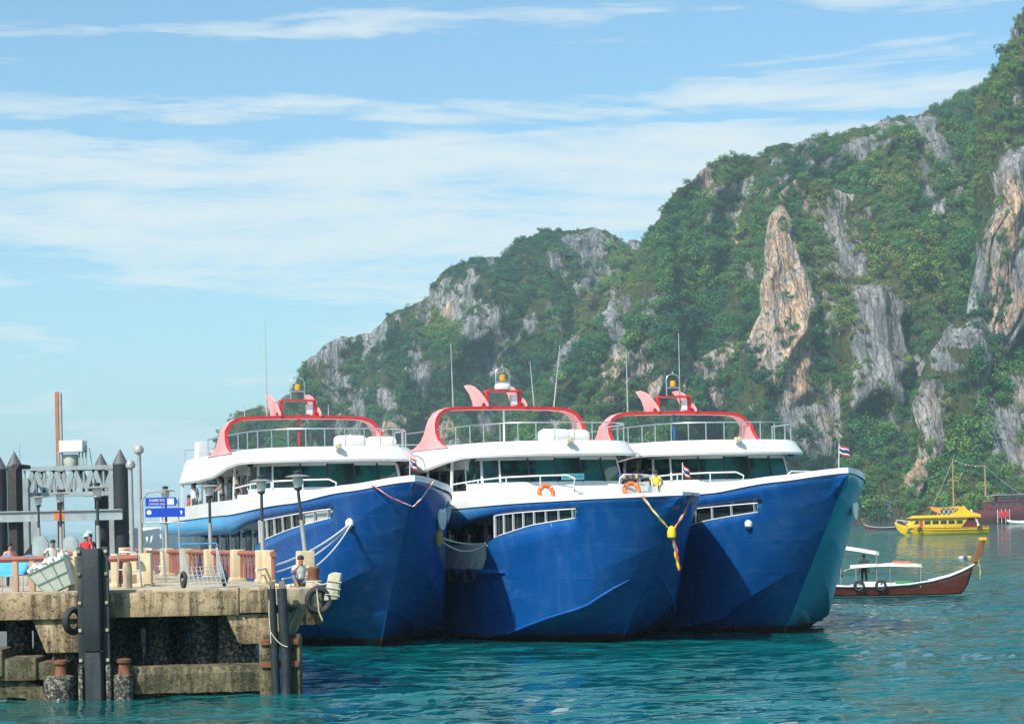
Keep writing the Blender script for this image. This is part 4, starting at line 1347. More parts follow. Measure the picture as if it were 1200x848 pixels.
FOAM = mat('weathered_foam', (0.60, 0.56, 0.43), (0.48, 0.44, 0.32), 3.0, 0.85, bump=0.4, stain=(0.26, 0.23, 0.15), stain_scale=3.0, stain_amt=0.5)

ZD = 2.78
PY = 55.5
def XP(px, Y):
    """x of a thing seen at picture column px when it stands Y metres out at about eye height"""
    return (px - CX) * Y / FPX
pier = thing('pier', (-14.0, 59.0, 0.0), 0, 'weathered concrete pier head with cream railing pillars at lower left', 'pier')
PO = (14.0, -59.0, 0.0)
def PB(mb, nm, ms, par=pier, **kw):
    return mb.build(nm, ms, par, off=PO, **kw)
rng = random.Random(4)
# deck: T head and the walkway that runs back along the ferry
xr = XP(316, PY)
d = MB()
poly = [(-42, PY + 0.12), (xr - 0.1, PY + 0.12), (xr - 0.1, PY + 0.7), (xr + 1.0, PY + 0.9), (xr + 1.0, PY + 2.4), (-16.6, 88.0), (-24.0, 96.0), (-28.0, 96.0), (-21.0, 84.0), (-13.6, 65.6), (-42, 65.0)]
d.prism(poly, ZD - 0.45, ZD, lambda a, b, e: (a, b, e))
PB(d, 'deck_slab', CONC, bevel=0.02)
d = MB()   # front edge beam with ragged lower lip, built as segments
x = -42.0
while x < xr - 0.05:
    w = min(rng.uniform(3.2, 4.6), xr - x)
    d = MB()
    h = rng.uniform(0.60, 0.68)
    d.box((x + w / 2, PY + 0.05, ZD + 0.03 - h / 2), (w - 0.02, 0.55, h))
    PB(d, 'edge_beam', CONCB, bevel=0.035)
    d = MB(); d.box((x + w / 2, PY + 0.10, ZD + 0.06), (w - 0.06, 0.30, 0.09)); PB(d, 'kerb', CONC, bevel=0.025)
    x += w
d = MB(); d.box((xr + 0.55, PY + 0.75, ZD - 0.18), (1.15, 1.9, 0.42)); PB(d, 'mooring_shelf', CONC, bevel=0.04)
# pile caps and columns
for px, w, zb in ((75, 1.1, 1.22), (298, 0.95, 1.35)):
    xc = XP(px, PY)
    d = MB()
    d.prism([(-w / 2 - 0.35, ZD - 0.62), (w / 2 + 0.35, ZD - 0.62), (w / 2, zb), (-w / 2, zb)], PY - 0.1, PY + 6.0, lambda a, b, e, xc=xc: (xc + a, e, b))
    PB(d, 'pile_cap', CONCB, bevel=0.04)
for px, Yc, r in ((100, 57.0, 0.42), (132, 58.5, 0.40), (182, 58.0, 0.40), (206, 61.5, 0.38), (236, 57.6, 0.46), (275, 57.0, 0.62), (20, 58.0, 0.42), (50, 61.5, 0.40), (150, 63.0, 0.38), (255, 63.0, 0.4), (75, 56.2, 0.46)):
    d = MB()
    prof = [(r * rng.uniform(0.92, 1.12), z) for z in np.linspace(-1.0, 0.9, 8)] + [(r * 0.86, 1.1), (r * 0.84, ZD - 0.44)]
    d.lathe(prof, (XP(px, Yc), Yc, 0), 12)
    PB(d, 'column', BARN, smooth=True)
d = MB(); d.box((-24.0, 64.2, ZD - 0.8), (36.0, 0.6, 1.1)); PB(d, 'rear_beam', MOSSC)
# lower fender beam and landing steps
d = MB()
rows = []
for x in np.linspace(XP(128, PY - 0.2), XP(306, PY - 0.2), 40):
    j = lambda: rng.uniform(-0.012, 0.012)
    rows.append([(x, PY - 0.45 + j(), 0.10 + j()), (x, PY - 0.50 + j(), 0.62 + j()), (x, PY - 0.42 + j(), 0.80 + j()), (x, PY + 0.25 + j(), 0.82 + j()), (x, PY + 0.30, 0.05)])
d.grid(rows)
d._a(rows[0], [(0, 1, 2, 3, 4)]); d._a(rows[-1], [(0, 1, 2, 3, 4)])
PB(d, 'lower_beam', MOSSC)
d = MB()
x0, x1 = XP(128, PY), XP(306, PY)
d.box(((x0 + x1) / 2, PY + 0.2, -0.25), (x1 - x0, 0.5, 0.6)); PB(d, 'beam_skirt', BARN)
for k, (px0, px1, y0, y1) in enumerate(((-60, 8, 757, 790), (2, 46, 768, 795), (40, 80, 774, 795))):
    zt_, zb_ = CAM_H - (y0 - 622.5) * (PY - 0.2) / FPX, CAM_H - (y1 - 622.5) * (PY - 0.2) / FPX
    d = MB(); d.box(((XP(px0, PY) + XP(px1, PY)) / 2, PY - 0.2 + 0.1 * k, (zt_ + zb_) / 2), (XP(px1, PY) - XP(px0, PY), 1.2, zt_ - zb_)); PB(d, 'landing_step', MOSSC, bevel=0.08)
d = MB()
d.prism([(XP(-60, PY), 0.95), (XP(4, PY), 0.75), (XP(52, PY), 0.35), (XP(56, PY), -0.4), (XP(30, PY), 0.05), (XP(-60, PY), 0.2)], PY - 0.55, PY + 0.5, lambda a, b, e: (a, e, b))
PB(d, 'step_stringer', MOSSC, bevel=0.04)
for px, w in ((66, 0.82), (140, 0.55)):
    d = MB()
    c = XP(px, PY - 0.6)
    d.lathe([(w * 0.52, -0.8), (w * 0.50, 0.2), (w * 0.53, 0.45), (w * 0.50, 0.62), (w * 0.3, 0.66)], (c, PY - 0.62, 0), 10)
    PB(d, 'pile_stub', BARN, smooth=True, angle=50)
    d = MB(); d.lathe([(0.20, 0), (0.17, 0.04), (0.15, 0.28), (0.20, 0.32), (0.20, 0.40), (0.12, 0.43)], (c + 0.05, PY - 0.62, 0.64), 10)
    PB(d, 'iron_bollard', RUST, smooth=True)
# concrete block behind the second fender
for px in (309, 342):
    d = MB(); d.box((XP(px, PY - 0.3), PY - 0.25, 0.66), (0.34, 0.6, 1.9)); PB(d, 'fender_block', MOSSC, bevel=0.04)
for z in (1.42, 0.82):
    d = MB(); d.box((XP(326, PY - 0.3), PY - 0.30, z), (1.02, 0.64, 0.16)); PB(d, 'iron_strap', RUST, bevel=0.01)

# ---- railing pillars, rails and bar panels
def pillar(x, Y, w=0.42, h=1.03, dd=0.42, rz=0.0):
    d = MB()
    d.box((x, Y, ZD + h / 2 - 0.02), (w, dd, h), rz)
    d.box((x, Y, ZD + 0.05), (w + 0.08, dd + 0.08, 0.12), rz)
    return PB(d, 'railing_pillar', CREAM, bevel=0.03)
def bars(p0, p1, n, zt_=0.90, zb_=0.10):
    p0, p1 = Vector(p0), Vector(p1)
    d = MB(); d.tube([(p0.x, p0.y, ZD + zt_), (p1.x, p1.y, ZD + zt_)], 0.085, 8); PB(d, 'top_rail', RUSTR, smooth=True)
    for k in range(n):
        q = p0.lerp(p1, (k + 0.5) / n)
        d = MB(); d.box((q.x, q.y, ZD + (zt_ + zb_) / 2), (0.075, 0.06, zt_ - zb_)); PB(d, 'rail_bar', RUSTR)
pl_ = [(168.5, 62.0, 0.43), (157, 62.3, 0.22), (134, 62.3, 0.20)]
for px, Y, w in pl_:
    pillar(XP(px, Y), Y, w)
bars((XP(137, 62.3), 62.35, 0), (XP(154, 62.3), 62.35, 0), 5)
d = MB(); d.tube([(XP(122, 61.5), 61.6, ZD + 0.86), (XP(160, 61.5), 61.6, ZD + 0.88)], 0.095, 8); PB(d, 'top_rail', RUSTR, smooth=True)
d = MB(); d.lathe([(0.14, 0), (0.13, 0.3), (0.15, 0.5), (0.12, 0.76)], (XP(148, 60.6), 60.6, ZD), 9); PB(d, 'mooring_post', CONC, smooth=True)
# right hand row that runs back beside the ferry
edge = lambda Y: -7.92 - 0.40 * (Y - 64.0)
rowp = [(59.2, 0.46), (63.6, 0.40), (66.6, 0.40), (70.0, 0.42), (73.5, 0.42), (76.5, 0.44), (80.0, 0.42), (84.0, 0.42)]
for Y, w in rowp:
    pillar(edge(Y) + 0.0, Y, w, rz=R(20))
for (Y0, w0), (Y1, w1) in zip(rowp[1:], rowp[2:]):
    bars((edge(Y0 + 0.3), Y0 + 0.3, 0), (edge(Y1 - 0.3), Y1 - 0.3, 0), 6)
pillar(XP(314, 63.2), 63.2, 0.36)
bars((XP(318, 63.0), 63.0, 0), (XP(319.5, 62.2), 62.2, 0), 2)
# left hand row of the walkway
edgl = lambda Y: -13.8 - 0.35 * (Y - 68.4)
rowl = [(66.2, 0.4), (68.6, 0.4), (73.2, 0.4), (78.2, 0.4), (85.2, 0.4)]
for Y, w in rowl[1:]:
    pillar(edgl(Y), Y, w)
for (Y0, w0), (Y1, w1) in zip(rowl[1:], rowl[2:]):
    bars((edgl(Y0 + 0.3), Y0 + 0.3, 0), (edgl(Y1 - 0.3), Y1 - 0.3, 0), 6)
# low rail at the left end of the head
zr = CAM_H - (655 - 622.5) * 57.0 / FPX - ZD
for px in (-30, -6, 17, 36.5):
    d = MB(); d.box((XP(px, 57.0), 57.0, ZD + zr / 2 - 0.03), (0.16, 0.16, zr), 0, 0.94); PB(d, 'rail_post', mat('pinkish_concrete', (0.47, 0.29, 0.22), (0.40, 0.28, 0.2), 3.0, 0.85), bevel=0.02)
d = MB(); d.tube([(-24, 57.0, ZD + zr), (XP(52, 57.0), 57.0, ZD + zr + 0.03)], 0.085, 8); PB(d, 'top_rail', RUSTR, smooth=True)
pillar(XP(84.5, 56.6), 56.6, 0.20, 1.05)

# ---- lamp posts
def lamp_post(x, Y, z0, ztop, label, lean=0.0):
    t = thing('lamp_post', (x, Y, z0), 0, label, 'lamp post', 'black lamp posts along the pier')
    H = ztop - z0
    hl = 0.62
    tube = lambda pts, r, n=10: MB().tube([(p[0] + lean * p[2] / H, p[1], p[2]) for p in pts], r, n)
    tube([(0, 0, 0), (0, 0, 0.9)], 0.065).build('pole_base', GALV, t, smooth=True)
    tube([(0, 0, 0.85), (0, 0, H - hl)], [0.05, 0.045]).build('pole', DKPOLE, t, smooth=True)
    o = lean * (H - hl) / H
    MB().lathe([(0.06, 0), (0.12, 0.05), (0.12, 0.10)], (o, 0, H - hl - 0.02), 10).build('collar', DKPOLE, t, smooth=True)
    MB().lathe([(0.11, 0), (0.15, 0.14), (0.155, 0.28)], (o, 0, H - hl + 0.08), 12).build('lantern', LAMPG, t, smooth=True)
    MB().lathe([(0.16, 0), (0.36, 0.01), (0.37, 0.035), (0.15, 0.08)], (o, 0, H - hl + 0.36), 16).build('brim', GALV, t, smooth=True, angle=30)
    MB().lathe([(0.10, 0), (0.10, 0.07), (0.125, 0.085), (0.125, 0.11), (0.02, 0.14)], (o, 0, H - hl + 0.43), 12).build('cap', DKPOLE, t, smooth=True, angle=30)
    return t
PT = ZD + 1.0
lamp_post(edge(59.2), 59.2, PT, 6.17, 'slightly leaning black lamp post behind the seated man', lean=-0.22)
lamp_post(edge(63.6), 63.6, PT, 6.16, 'black lamp post on the pillar right of the hand cart')
lamp_post(edge(70.0), 70.0, PT, 6.16, 'black lamp post rising behind the hand cart')
lamp_post(edge(76.5), 76.5, PT, 6.17, 'black lamp post behind the blue direction sign')
lamp_post(edgl(68.6), 68.6, PT, 6.17, 'lamp post just left of the two right hand black piles')
lamp_post(edgl(78.2), 78.2, PT, 6.17, 'lamp post in front of the orange square on the gantry beam')
lamp_post(edgl(85.2), 85.2, PT, 6.17, 'lamp post near the left end of the gantry truss')

# ---- tall galvanised light poles and the blue direction sign
def tall_pole(px, top, Y, label):
    x = XP(px, Y)
    t = thing('light_pole', (x, Y, ZD), 0, label, 'light pole', 'tall grey poles beside the sign')
    H = CAM_H + (CY + (CX - px) * ROLL - top) * Y / FPX - ZD
    MB().tube([(0, 0, 0), (0, 0, H - 0.2)], [0.085, 0.07], 10).build('pole', GALV, t, smooth=True)
    MB().lathe([(0.05, 0), (0.15, 0.06), (0.17, 0.16), (0.12, 0.27), (0.03, 0.30)], (0, 0, H - 0.28), 12).build('globe', GALV, t, smooth=True)
    return t
p1_ = tall_pole(164.5, 522, 66.0, 'tallest grey light pole, directly left of the blue direction sign')
tall_pole(154.5, 540, 69.0, 'shorter grey light pole between the black pile and the tallest pole')
sY = 65.8
def sign_pt(px, py):
    p = at(px, py, sY)
    return p
sg = thing('direction_sign', (XP(168, sY), sY, ZD), 0, 'two blue direction boards with white symbols on a pole bracket', 'sign')
def sign_board(x0, y0, x1, y1, point):
    a, b = sign_pt(x0, y1), sign_pt(x1, y0)
    L = Vector((XP(168, sY), sY, ZD))
    pl2 = [(a.x, a.z), (b.x, a.z)]
    if point:
        pl2 += [(b.x + 0.07, (a.z + b.z) / 2)]
    pl2 += [(b.x, b.z), (a.x, b.z)]
    m = MB(); m.prism(pl2, sY - 0.02, sY + 0.02, lambda u, v, e: (u - L.x, e - L.y, v - L.z))
    return m.build('board', SIGNB, sg), L
b1, L = sign_board(170.6, 582.2, 205.5, 593.0, True)
b2, L = sign_board(170.6, 594.5, 216.5, 606.0, False)
def sq(px0, py0, px1, py1, y=-0.026, mtl=SIGNW, par=b1, nm='lettering'):
    a, b = sign_pt(px0, py1), sign_pt(px1, py0)
    m = MB(); m.box(((a.x + b.x) / 2 - L.x, sY - L.y + y, (a.z + b.z) / 2 - L.z), (b.x - a.x, 0.006, b.z - a.z))
    return m
# faint illegible lettering strokes
m = MB()
rg = random.Random(9)
x = 175.0
while x < 193:
    w = rg.uniform(0.5, 1.3)
    y0 = 584.6 + rg.uniform(-0.3, 0.4)
    m2 = sq(x, y0, x + 0.38, 587.4); m._a(m2.v, m2.f)
    m2 = sq(x, y0 if rg.random() < 0.6 else 586.9, x + w, (y0 if rg.random() < 0.5 else 586.9) + 0.45); m._a(m2.v, m2.f)
    x += w + 0.35
x = 175.0
while x < 193:
    w = rg.uniform(0.5, 0.9)
    m2 = sq(x, 589.3, x + 0.35, 591.2); m._a(m2.v, m2.f)
    m2 = sq(x, 589.9, x + w, 590.4); m._a(m2.v, m2.f)
    x += w + 0.4
    if 187 < x < 188.5: x += 1.2
mo = m.build('lettering', SIGNW, b1)
sq(196.2, 583.6, 204.0, 591.2).build('blank_panel', mat('pale_sign_panel', (0.62, 0.70, 0.74), None, 2, 0.5), b1)
c_ = sign_pt(174.9, 600.1)
MB().lathe([(0.075, -0.003), (0.075, 0.003)], (c_.x - L.x, sY - L.y - 0.026, c_.z - L.z), 18, ax='Y').build('round_symbol', SIGNW, b2)
MB().lathe([(0.038, -0.003), (0.038, 0.003)], (c_.x - L.x, sY - L.y - 0.031, c_.z - L.z), 14, ax='Y').build('symbol_centre', mat('pale_sign_panel', (0.5, 0.6, 0.7)), b2)
a0 = sign_pt(212.6, 600.0)
m = MB(); m.prism([(-0.016, -0.07), (0.016, -0.07), (0.016, 0.01), (0.045, 0.01), (0, 0.075), (-0.045, 0.01), (-0.016, 0.01)], -0.029, -0.023, lambda u, v, e: (a0.x - L.x + u, e, a0.z - L.z + v))
m.build('arrow', SIGNW, b2)
m = MB()
tp = sign_pt(166, 578); 
m.tube([(tp.x - L.x, 0.05, sign_pt(166, 612).z - L.z), (tp.x - L.x, 0.05, sign_pt(166, 586).z - L.z), (sign_pt(172, 578.5).x - L.x, 0.05, sign_pt(172, 577.5).z - L.z), (sign_pt(183, 575).x - L.x, 0.05, sign_pt(183, 575).z - L.z), (sign_pt(194, 577).x - L.x, 0.05, sign_pt(194, 577).z - L.z)], 0.03, 6)
m.build('bracket', GALV, sg, smooth=True)
m = MB()
for px in (190, 209):
    m.tube([(sign_pt(px, 600).x - L.x, 0.05, sign_pt(px, 583).z - L.z), (sign_pt(px, 600).x - L.x, 0.05, 0.0)], 0.022, 6)
m.tube([(sign_pt(170, 600).x - L.x, 0.05, sign_pt(170, 612).z - L.z), (sign_pt(216, 600).x - L.x, 0.05, sign_pt(216, 612).z - L.z)], 0.02, 6)
m.build('support_frame', GALV, sg)

# ---- big black rubber fender in front, and the smaller pair at the corner
fx = XP(108, PY - 0.75)
f = thing('rubber_fender', (fx, PY - 0.75, 0), 0, 'tall broad black rubber fender bolted to the pier front', 'fender')
zt_ = 4.06
m = MB(); m.prism([(-0.25, -0.16), (-0.20, -0.30), (0.20, -0.30), (0.25, -0.16), (0.25, 0.2), (-0.25, 0.2)], 1.30, zt_ - 0.03, lambda a, b, e: (a, b, e)); m.build('fender_panel', FEND, f, bevel=0.02)
m = MB(); m.prism([(-0.25, -0.16), (-0.20, -0.30), (0.20, -0.30), (0.25, -0.16), (0.25, 0.2), (-0.25, 0.2)], 0.02 - 0.6, 1.27, lambda a, b, e: (a, b, e)); m.build('fender_panel', FEND, f, bevel=0.02)
for sx_ in (-1, 1):
    m = MB(); m.box((sx_ * 0.335, -0.02, 1.85), (0.165, 0.12, 4.45)); m.build('flange', FEND, f, bevel=0.015)
    m = MB(); m.box((sx_ * 0.37, -0.06, 0.30), (0.13, 0.22, 1.25)); m.build('barnacle_crust', BARN, f, bevel=0.05)
    for z in (3.95, 3.35, 2.58, 1.85, 1.05):
        m = MB(); m.box((sx_ * 0.36, -0.10, z), (0.085, 0.05, 0.085)); m.build('bolt', CONC, f, bevel=0.01)
t = thing('rubber_fender', (XP(325, PY - 0.7), PY - 0.72, 0), 0, 'pair of slim black fender pipes at the pier corner', 'fender')
for k, (dx_, r) in enumerate(((-0.15, 0.115), (0.13, 0.135))):
    m = MB(); m.tube([(dx_ - 0.05, 0, 2.85), (dx_ + 0.01, 0, 1.2), (dx_ + 0.02, 0, -0.5)], r, 12); m.build('fender_pipe', FEND, t, smooth=True)
    m = MB(); m.box((dx_ - 0.04, 0.05, 2.92), (0.16, 0.16, 0.26)); m.build('wooden_head', mat('grey_timber', (0.22, 0.18, 0.13), (0.13, 0.11, 0.085), 5, 0.9), t, bevel=0.02)
m = MB(); m.tube(sag((-0.25, -0.14, 1.75), (0.22, -0.16, 1.30), 0.10), 0.016, 5); m.tube([(-0.24, -0.05, 2.95), (-0.26, -0.1, 2.2), (-0.22, -0.12, 1.4)], 0.018, 5); m.build('lashing', ROPE, t)

# ---- tyres hung as fenders
def tyre(name, loc, rot, R_, label, group=None):
    o = MB().torus((0, 0, 0), R_, R_ * 0.30, 26, 10, sy=1.15).build(name, BLACKR, None, smooth=True)
    o.location = loc
    o.rotation_euler = rot
    m = MB().torus((0, 0, 0), R_ * 0.99, R_ * 0.33, 26, 6, sy=0.75)
    return tag(o, label, 'tyre', group)
tyre('tyre', (XP(84, PY - 0.5), PY - 0.52, 2.10), (R(90), 0, R(58)), 0.30, 'black tyre hanging on the pier front beside the tall fender', 'tyres used as fenders')
tyre('tyre', (XP(372, PY - 0.2), PY - 0.25, 2.50), (R(90), 0, R(12)), 0.30, 'tyre hanging off the pier shelf under the pale foam block', 'tyres used as fenders')
# pale foam block lashed at the end of the shelf
fb = thing('foam_block', (XP(389, PY + 0.1), PY + 0.0, 2.48), 0, 'pale weathered foam block tied to the pier corner with rope', 'float')
m = MB(); m.prism([(-0.24, 0.0), (0.13, 0.02), (0.25, 0.72), (0.02, 0.76), (-0.10, 0.70)], -0.28, 0.28, lambda a, b, e: (a, e, b)); m.build('foam_body', FOAM, fb, bevel=0.05)
m = MB()
for z in (0.18, 0.36, 0.54):
    m.tube([(-0.22 + z * 0.18, -0.30, z), (0.18 + z * 0.14, -0.30, z - 0.06)], 0.014, 5)
m.build('lashing', ROPE, fb)
m = MB()
bl = thing('mooring_bollard', (XP(366, PY + 0.5), PY + 0.55, ZD), 0, 'rusty iron bollard in front of the seated man', 'bollard')
MB().lathe([(0.19, 0), (0.165, 0.05), (0.15, 0.40), (0.175, 0.50), (0.175, 0.57), (0.10, 0.61)], (0, 0, 0), 14).build('bollard_body', RUST, bl, smooth=True)
m = MB()
for k in range(4):
    m.torus((0, 0, 0.06 + 0.05 * k), 0.19 + 0.008 * (k % 2), 0.028, 18, 6)
m.build('rope_turns', ROPE, bl, smooth=True)
# rope that holds foam and tyre
o = MB().tube(sag((XP(366, PY), PY + 0.38, ZD + 0.2), (XP(389, PY), PY - 0.28, 3.05), 0.1) , 0.02, 6).build('lashing_rope', ROPE, None, smooth=True)
tag(o, 'short pale rope from rusty bollard to foam block', 'rope')
o = MB().tube([(XP(370, PY), PY + 0.45, ZD + 0.08), (XP(370, PY), PY - 0.27, ZD + 0.03), (XP(371, PY), PY - 0.35, 2.8), (XP(373, PY), PY - 0.37, 2.2), (XP(377, PY), PY - 0.36, 1.95)], 0.02, 6).build('lashing_rope', ROPE, None, smooth=True)
tag(o, 'frayed rope end hanging through the tyre at the pier corner', 'rope')

# ---- hand cart with wire mesh front
ct = thing('hand_cart', (XP(237, 59.0), 59.0, ZD), R(24), 'grey steel hand cart with a wire mesh front panel', 'cart')
CARTM = mat('cart_grey_sheet', (0.36, 0.41, 0.42), (0.28, 0.33, 0.34), 3, 0.5, stain=(0.2, 0.16, 0.12), stain_scale=4, stain_amt=0.3)
for sx_ in (-1, 1):
    m = MB(); m.prism([(-0.25, 0.30), (0.35, 0.30), (0.42, 1.18), (0.30, 1.15)], sx_ * 0.52 - 0.015, sx_ * 0.52 + 0.015, lambda a, b, e: (e, a, b)); m.build('side_panel', CARTM, ct)
    m = MB().torus((sx_ * 0.60, -0.05, 0.26), 0.205, 0.05, 20, 8, Matrix.Rotation(R(90), 3, 'Y')); w_ = m.build('wheel', BLACKR, ct, smooth=True)
    MB().lathe([(0.05, -0.05), (0.05, 0.05)], (sx_ * 0.60, -0.05, 0.26), 10, ax='X').build('hub', GALV, w_)
m = MB(); m.tube([(-0.56, 0.42, 1.2), (-0.56, 0.55, 1.28), (0.56, 0.55, 1.28), (0.56, 0.42, 1.2)], 0.022, 6); m.build('handle', TEALP, ct)
m = MB(); m.box((0, 0.1, 0.30), (1.04, 0.72, 0.04)); m.build('cart_floor', CARTM, ct)
for k in range(9):
    x = -0.52 + 1.04 * k / 8
    m = MB(); m.tube([(x, -0.62, 0.04), (x, -0.12, 0.62)], 0.012, 5); m.build('mesh_bar', CARTM, ct)
for k in range(6):
    u = k / 5
    m = MB(); m.tube([(-0.53, -0.62 + 0.5 * u, 0.04 + 0.58 * u), (0.53, -0.62 + 0.5 * u, 0.04 + 0.58 * u)], 0.013, 5); m.build('mesh_bar', CARTM, ct)

# ---- tipped basket full of white bottles
bk = thing('bottle_basket', (XP(66, 56.2), 56.2, ZD), 0, 'tipped pale plastic basket overflowing with white bottles by the big fender', 'basket')
rot = Matrix.Rotation(R(-24), 4, 'Y')
def BK(x, y, z):
    return rot @ Vector((x, y, z)) + Vector((0.12, 0, 0.14))
m = MB()
bot = [BK(x, y, 0.0) for x, y in ((-0.36, -0.32), (0.36, -0.32), (0.36, 0.32), (-0.36, 0.32))]
topp = [BK(x, y, 0.72) for x, y in ((-0.60, -0.46), (0.50, -0.46), (0.50, 0.46), (-0.60, 0.46))]
m._a(bot + topp, [(3, 2, 1, 0), (0, 1, 5, 4), (1, 2, 6, 5), (2, 3, 7, 6), (3, 0, 4, 7)])
bo = m.build('basket_wall', mat('milky_plastic', (0.60, 0.63, 0.56), (0.5, 0.54, 0.46), 2.5, 0.5), bk)
md = bo.modifiers.new('t', 'SOLIDIFY'); md.thickness = 0.025
GW = mat('green_wire', (0.16, 0.30, 0.22), None, 4, 0.6)
for k in range(4):
    u = k / 3
    m = MB(); m.tube([Vector(bot[0]).lerp(bot[1], u) + Vector((0, -0.02, 0)), Vector(topp[0]).lerp(topp[1], u) + Vector((0, -0.02, 0))], 0.011, 5); m.build('basket_rib', GW, bk)
for k in range(3):
    u = k / 2
    a = Vector(bot[0]).lerp(topp[0], u); b = Vector(bot[1]).lerp(topp[1], u)
    m = MB(); m.tube([a + Vector((0, -0.02, 0)), b + Vector((0, -0.02, 0))], 0.011, 5); m.build('basket_rib', GW, bk)
rg = random.Random(21)
bm_ = MB().lathe([(0.055, -0.13), (0.06, -0.10), (0.06, 0.06), (0.025, 0.12), (0.025, 0.16)], (0, 0, 0), 9)
first = None
for k in range(34):
    p = BK(rg.uniform(-0.52, 0.44), rg.uniform(-0.38, 0.38), rg.uniform(0.68, 0.86))
    if first is None:
        first = bm_.build('bottle', PLASW, None, smooth=True); o = first
    else:
        o = first.copy(); COL.objects.link(o)
    o.location = Vector((XP(66, 56.2), 56.2, ZD)) + p
    o.rotation_euler = (rg.uniform(-1.5, 1.5), rg.uniform(-1.5, 1.5), rg.uniform(0, 6))
    tag(o, 'white plastic bottle heaped in the tipped basket', 'bottle', 'white bottles in the basket')

# ---- blue tarp on a low frame at the far left
tp_ = thing('blue_tarp_stall', (XP(14, 58.6), 58.6, ZD), 0, 'pale blue tarp slung over a low frame behind the left rail', 'stall')
m = MB(); m.grid([[(-0.62 + 0.15 * v + 1.0 * u * (1 - 0.05 * v), -0.35 + 0.9 * v, 0.50 + 0.55 * v + 0.03 * math.sin(u * 9) - 0.04 * math.sin(v * 3.1)) for u in np.linspace(0, 1, 10)] for v in np.linspace(0, 1, 8)])
o = m.build('tarp', TEALP, tp_, smooth=True); md = o.modifiers.new('t', 'SOLIDIFY'); md.thickness = 0.012
for x, y, h in ((-0.6, -0.34, 0.5), (0.36, -0.34, 0.5), (-0.45, 0.53, 1.05), (0.46, 0.53, 1.05)):
    m = MB(); m.tube([(x, y, 0), (x, y, h)], 0.02, 6); m.build('leg', GALV, tp_)

# ---- pale rubble bags along the shelf edge, each one loose
rg = random.Random(5)
for k in range(9):
    p = at(323 + k * 4.0 + rg.uniform(-1, 1), 683 + rg.uniform(-1, 1), 58.3 + rg.uniform(-0.6, 0.5))
    r = rg.uniform(0.05, 0.09)
    o = MB().lathe([(r * 0.4, 0), (r * 1.1, r * 0.25), (r * rg.uniform(0.9, 1.1), r * 0.8), (r * 0.5, r * 1.2)], (0, 0, 0), 7).build('broken_stone', CREAM, None)
    o.location = (p.x, p.y, ZD); o.rotation_euler = (0, 0, rg.uniform(0, 6)); o.scale = (1.3, 0.9, 1)
    tag(o, 'small pale broken stone lying on the pier end left of the seated man', 'stone', 'loose stones at the pier end')

# ---- handrail tubes
for px, Y, lb in ((150, 61.0, 'bent steel handrail left of the pillar below the tall poles'), (180, 66.5, 'bent steel handrail below the blue sign')):
    x = XP(px, Y)
    t = thing('steel_handrail', (x, Y, ZD), 0, lb, 'handrail')
    m = MB(); m.tube([(-0.35, 0, 0), (-0.30, 0, 0.95), (-0.22, 0, 1.08), (0.22, 0, 1.05), (0.30, 0, 0.95), (0.38, 0, 0.0)], 0.028, 7); m.build('hoop', STEEL, t, smooth=True)
    m = MB(); m.tube([(-0.32, 0, 0.55), (0.33, 0, 0.5)], 0.02, 6); m.build('cross_tube', STEEL, t)

# ================================================================== PONTOON GANTRY
GY = 95.0
GX = lambda px, Y=GY: XP(px, Y)
GZ = lambda px, py, Y=GY: at(px, py, Y).z
def black_pile(px, top, Y, w, label):
    x = GX(px, Y)
    t = thing('guide_pile', (x, Y, 0), 0, label, 'pile', 'black guide piles with pointed caps')
    zt = GZ(px, top, Y)
    r = w / 2 * Y / FPX
    MB().lathe([(r, -0.6), (r, zt - 0.72)], (0, 0, 0), 20).build('shaft', BLACKP, t, smooth=True)
    MB().lathe([(r * 1.04, zt - 0.72), (r * 1.06, zt - 0.66), (0.02, zt)], (0, 0, 0), 20).build('cone_cap', mat('grey_cone', (0.11, 0.12, 0.13), (0.08, 0.088, 0.095), 2, 0.6), t, smooth=True, angle=30)
    return t
black_pile(18.5, 529, GY - 1.2, 17.5, 'black pointed pile at the left end of the gantry truss')
black_pile(0.5, 533, GY + 3.0, 17, 'black pointed pile cut by the left edge of the picture')
black_pile(142.5, 526, GY - 1.2, 17.5, 'nearest black pointed pile at the right end of the gantry truss')
black_pile(120, 531, GY + 3.0, 17, 'farther black pointed pile behind the right end of the truss')
gt = thing('steel_gantry', (GX(80), GY, 0), 0, 'grey steel truss gantry spanning between the black piles', 'gantry')
GO = (-GX(80), -GY, 0)
GB = lambda mb, nm, ms=GSTEEL, par=gt, **kw: mb.build(nm, ms, par, off=GO, **kw)
za, zb_ = GZ(80, 548), GZ(80, 578.5)
for Yo in (0.0, 1.6):
    for z in (za, zb_):
        m = MB(); m.box(((GX(28) + GX(135)) / 2, GY + Yo, z), (GX(135) - GX(28), 0.16, 0.20)); GB(m, 'chord')
    n = 9
    for k in range(n):
        x0 = lerp(GX(30), GX(134), k / n); x1 = lerp(GX(30), GX(134), (k + 1) / n)
        m = MB(); m.beam((x0, GY + Yo, zb_ if k % 2 == 0 else za), (x1, GY + Yo, za if k % 2 == 0 else zb_), 0.22, 0.08, up=(0, 1, 0)); GB(m, 'diagonal')
    for k in range(n + 1):
        x0 = lerp(GX(30), GX(134), k / n)
        m = MB(); m.beam((x0, GY + Yo + 0.05, zb_), (x0, GY + Yo + 0.05, za), 0.11, 0.08); GB(m, 'upright')
zc = GZ(80, 604)
m = MB(); m.box(((GX(-20) + GX(153)) / 2, GY - 1.9, zc), (GX(153) - GX(-20), 0.12, 0.42)); GB(m, 'lower_beam')
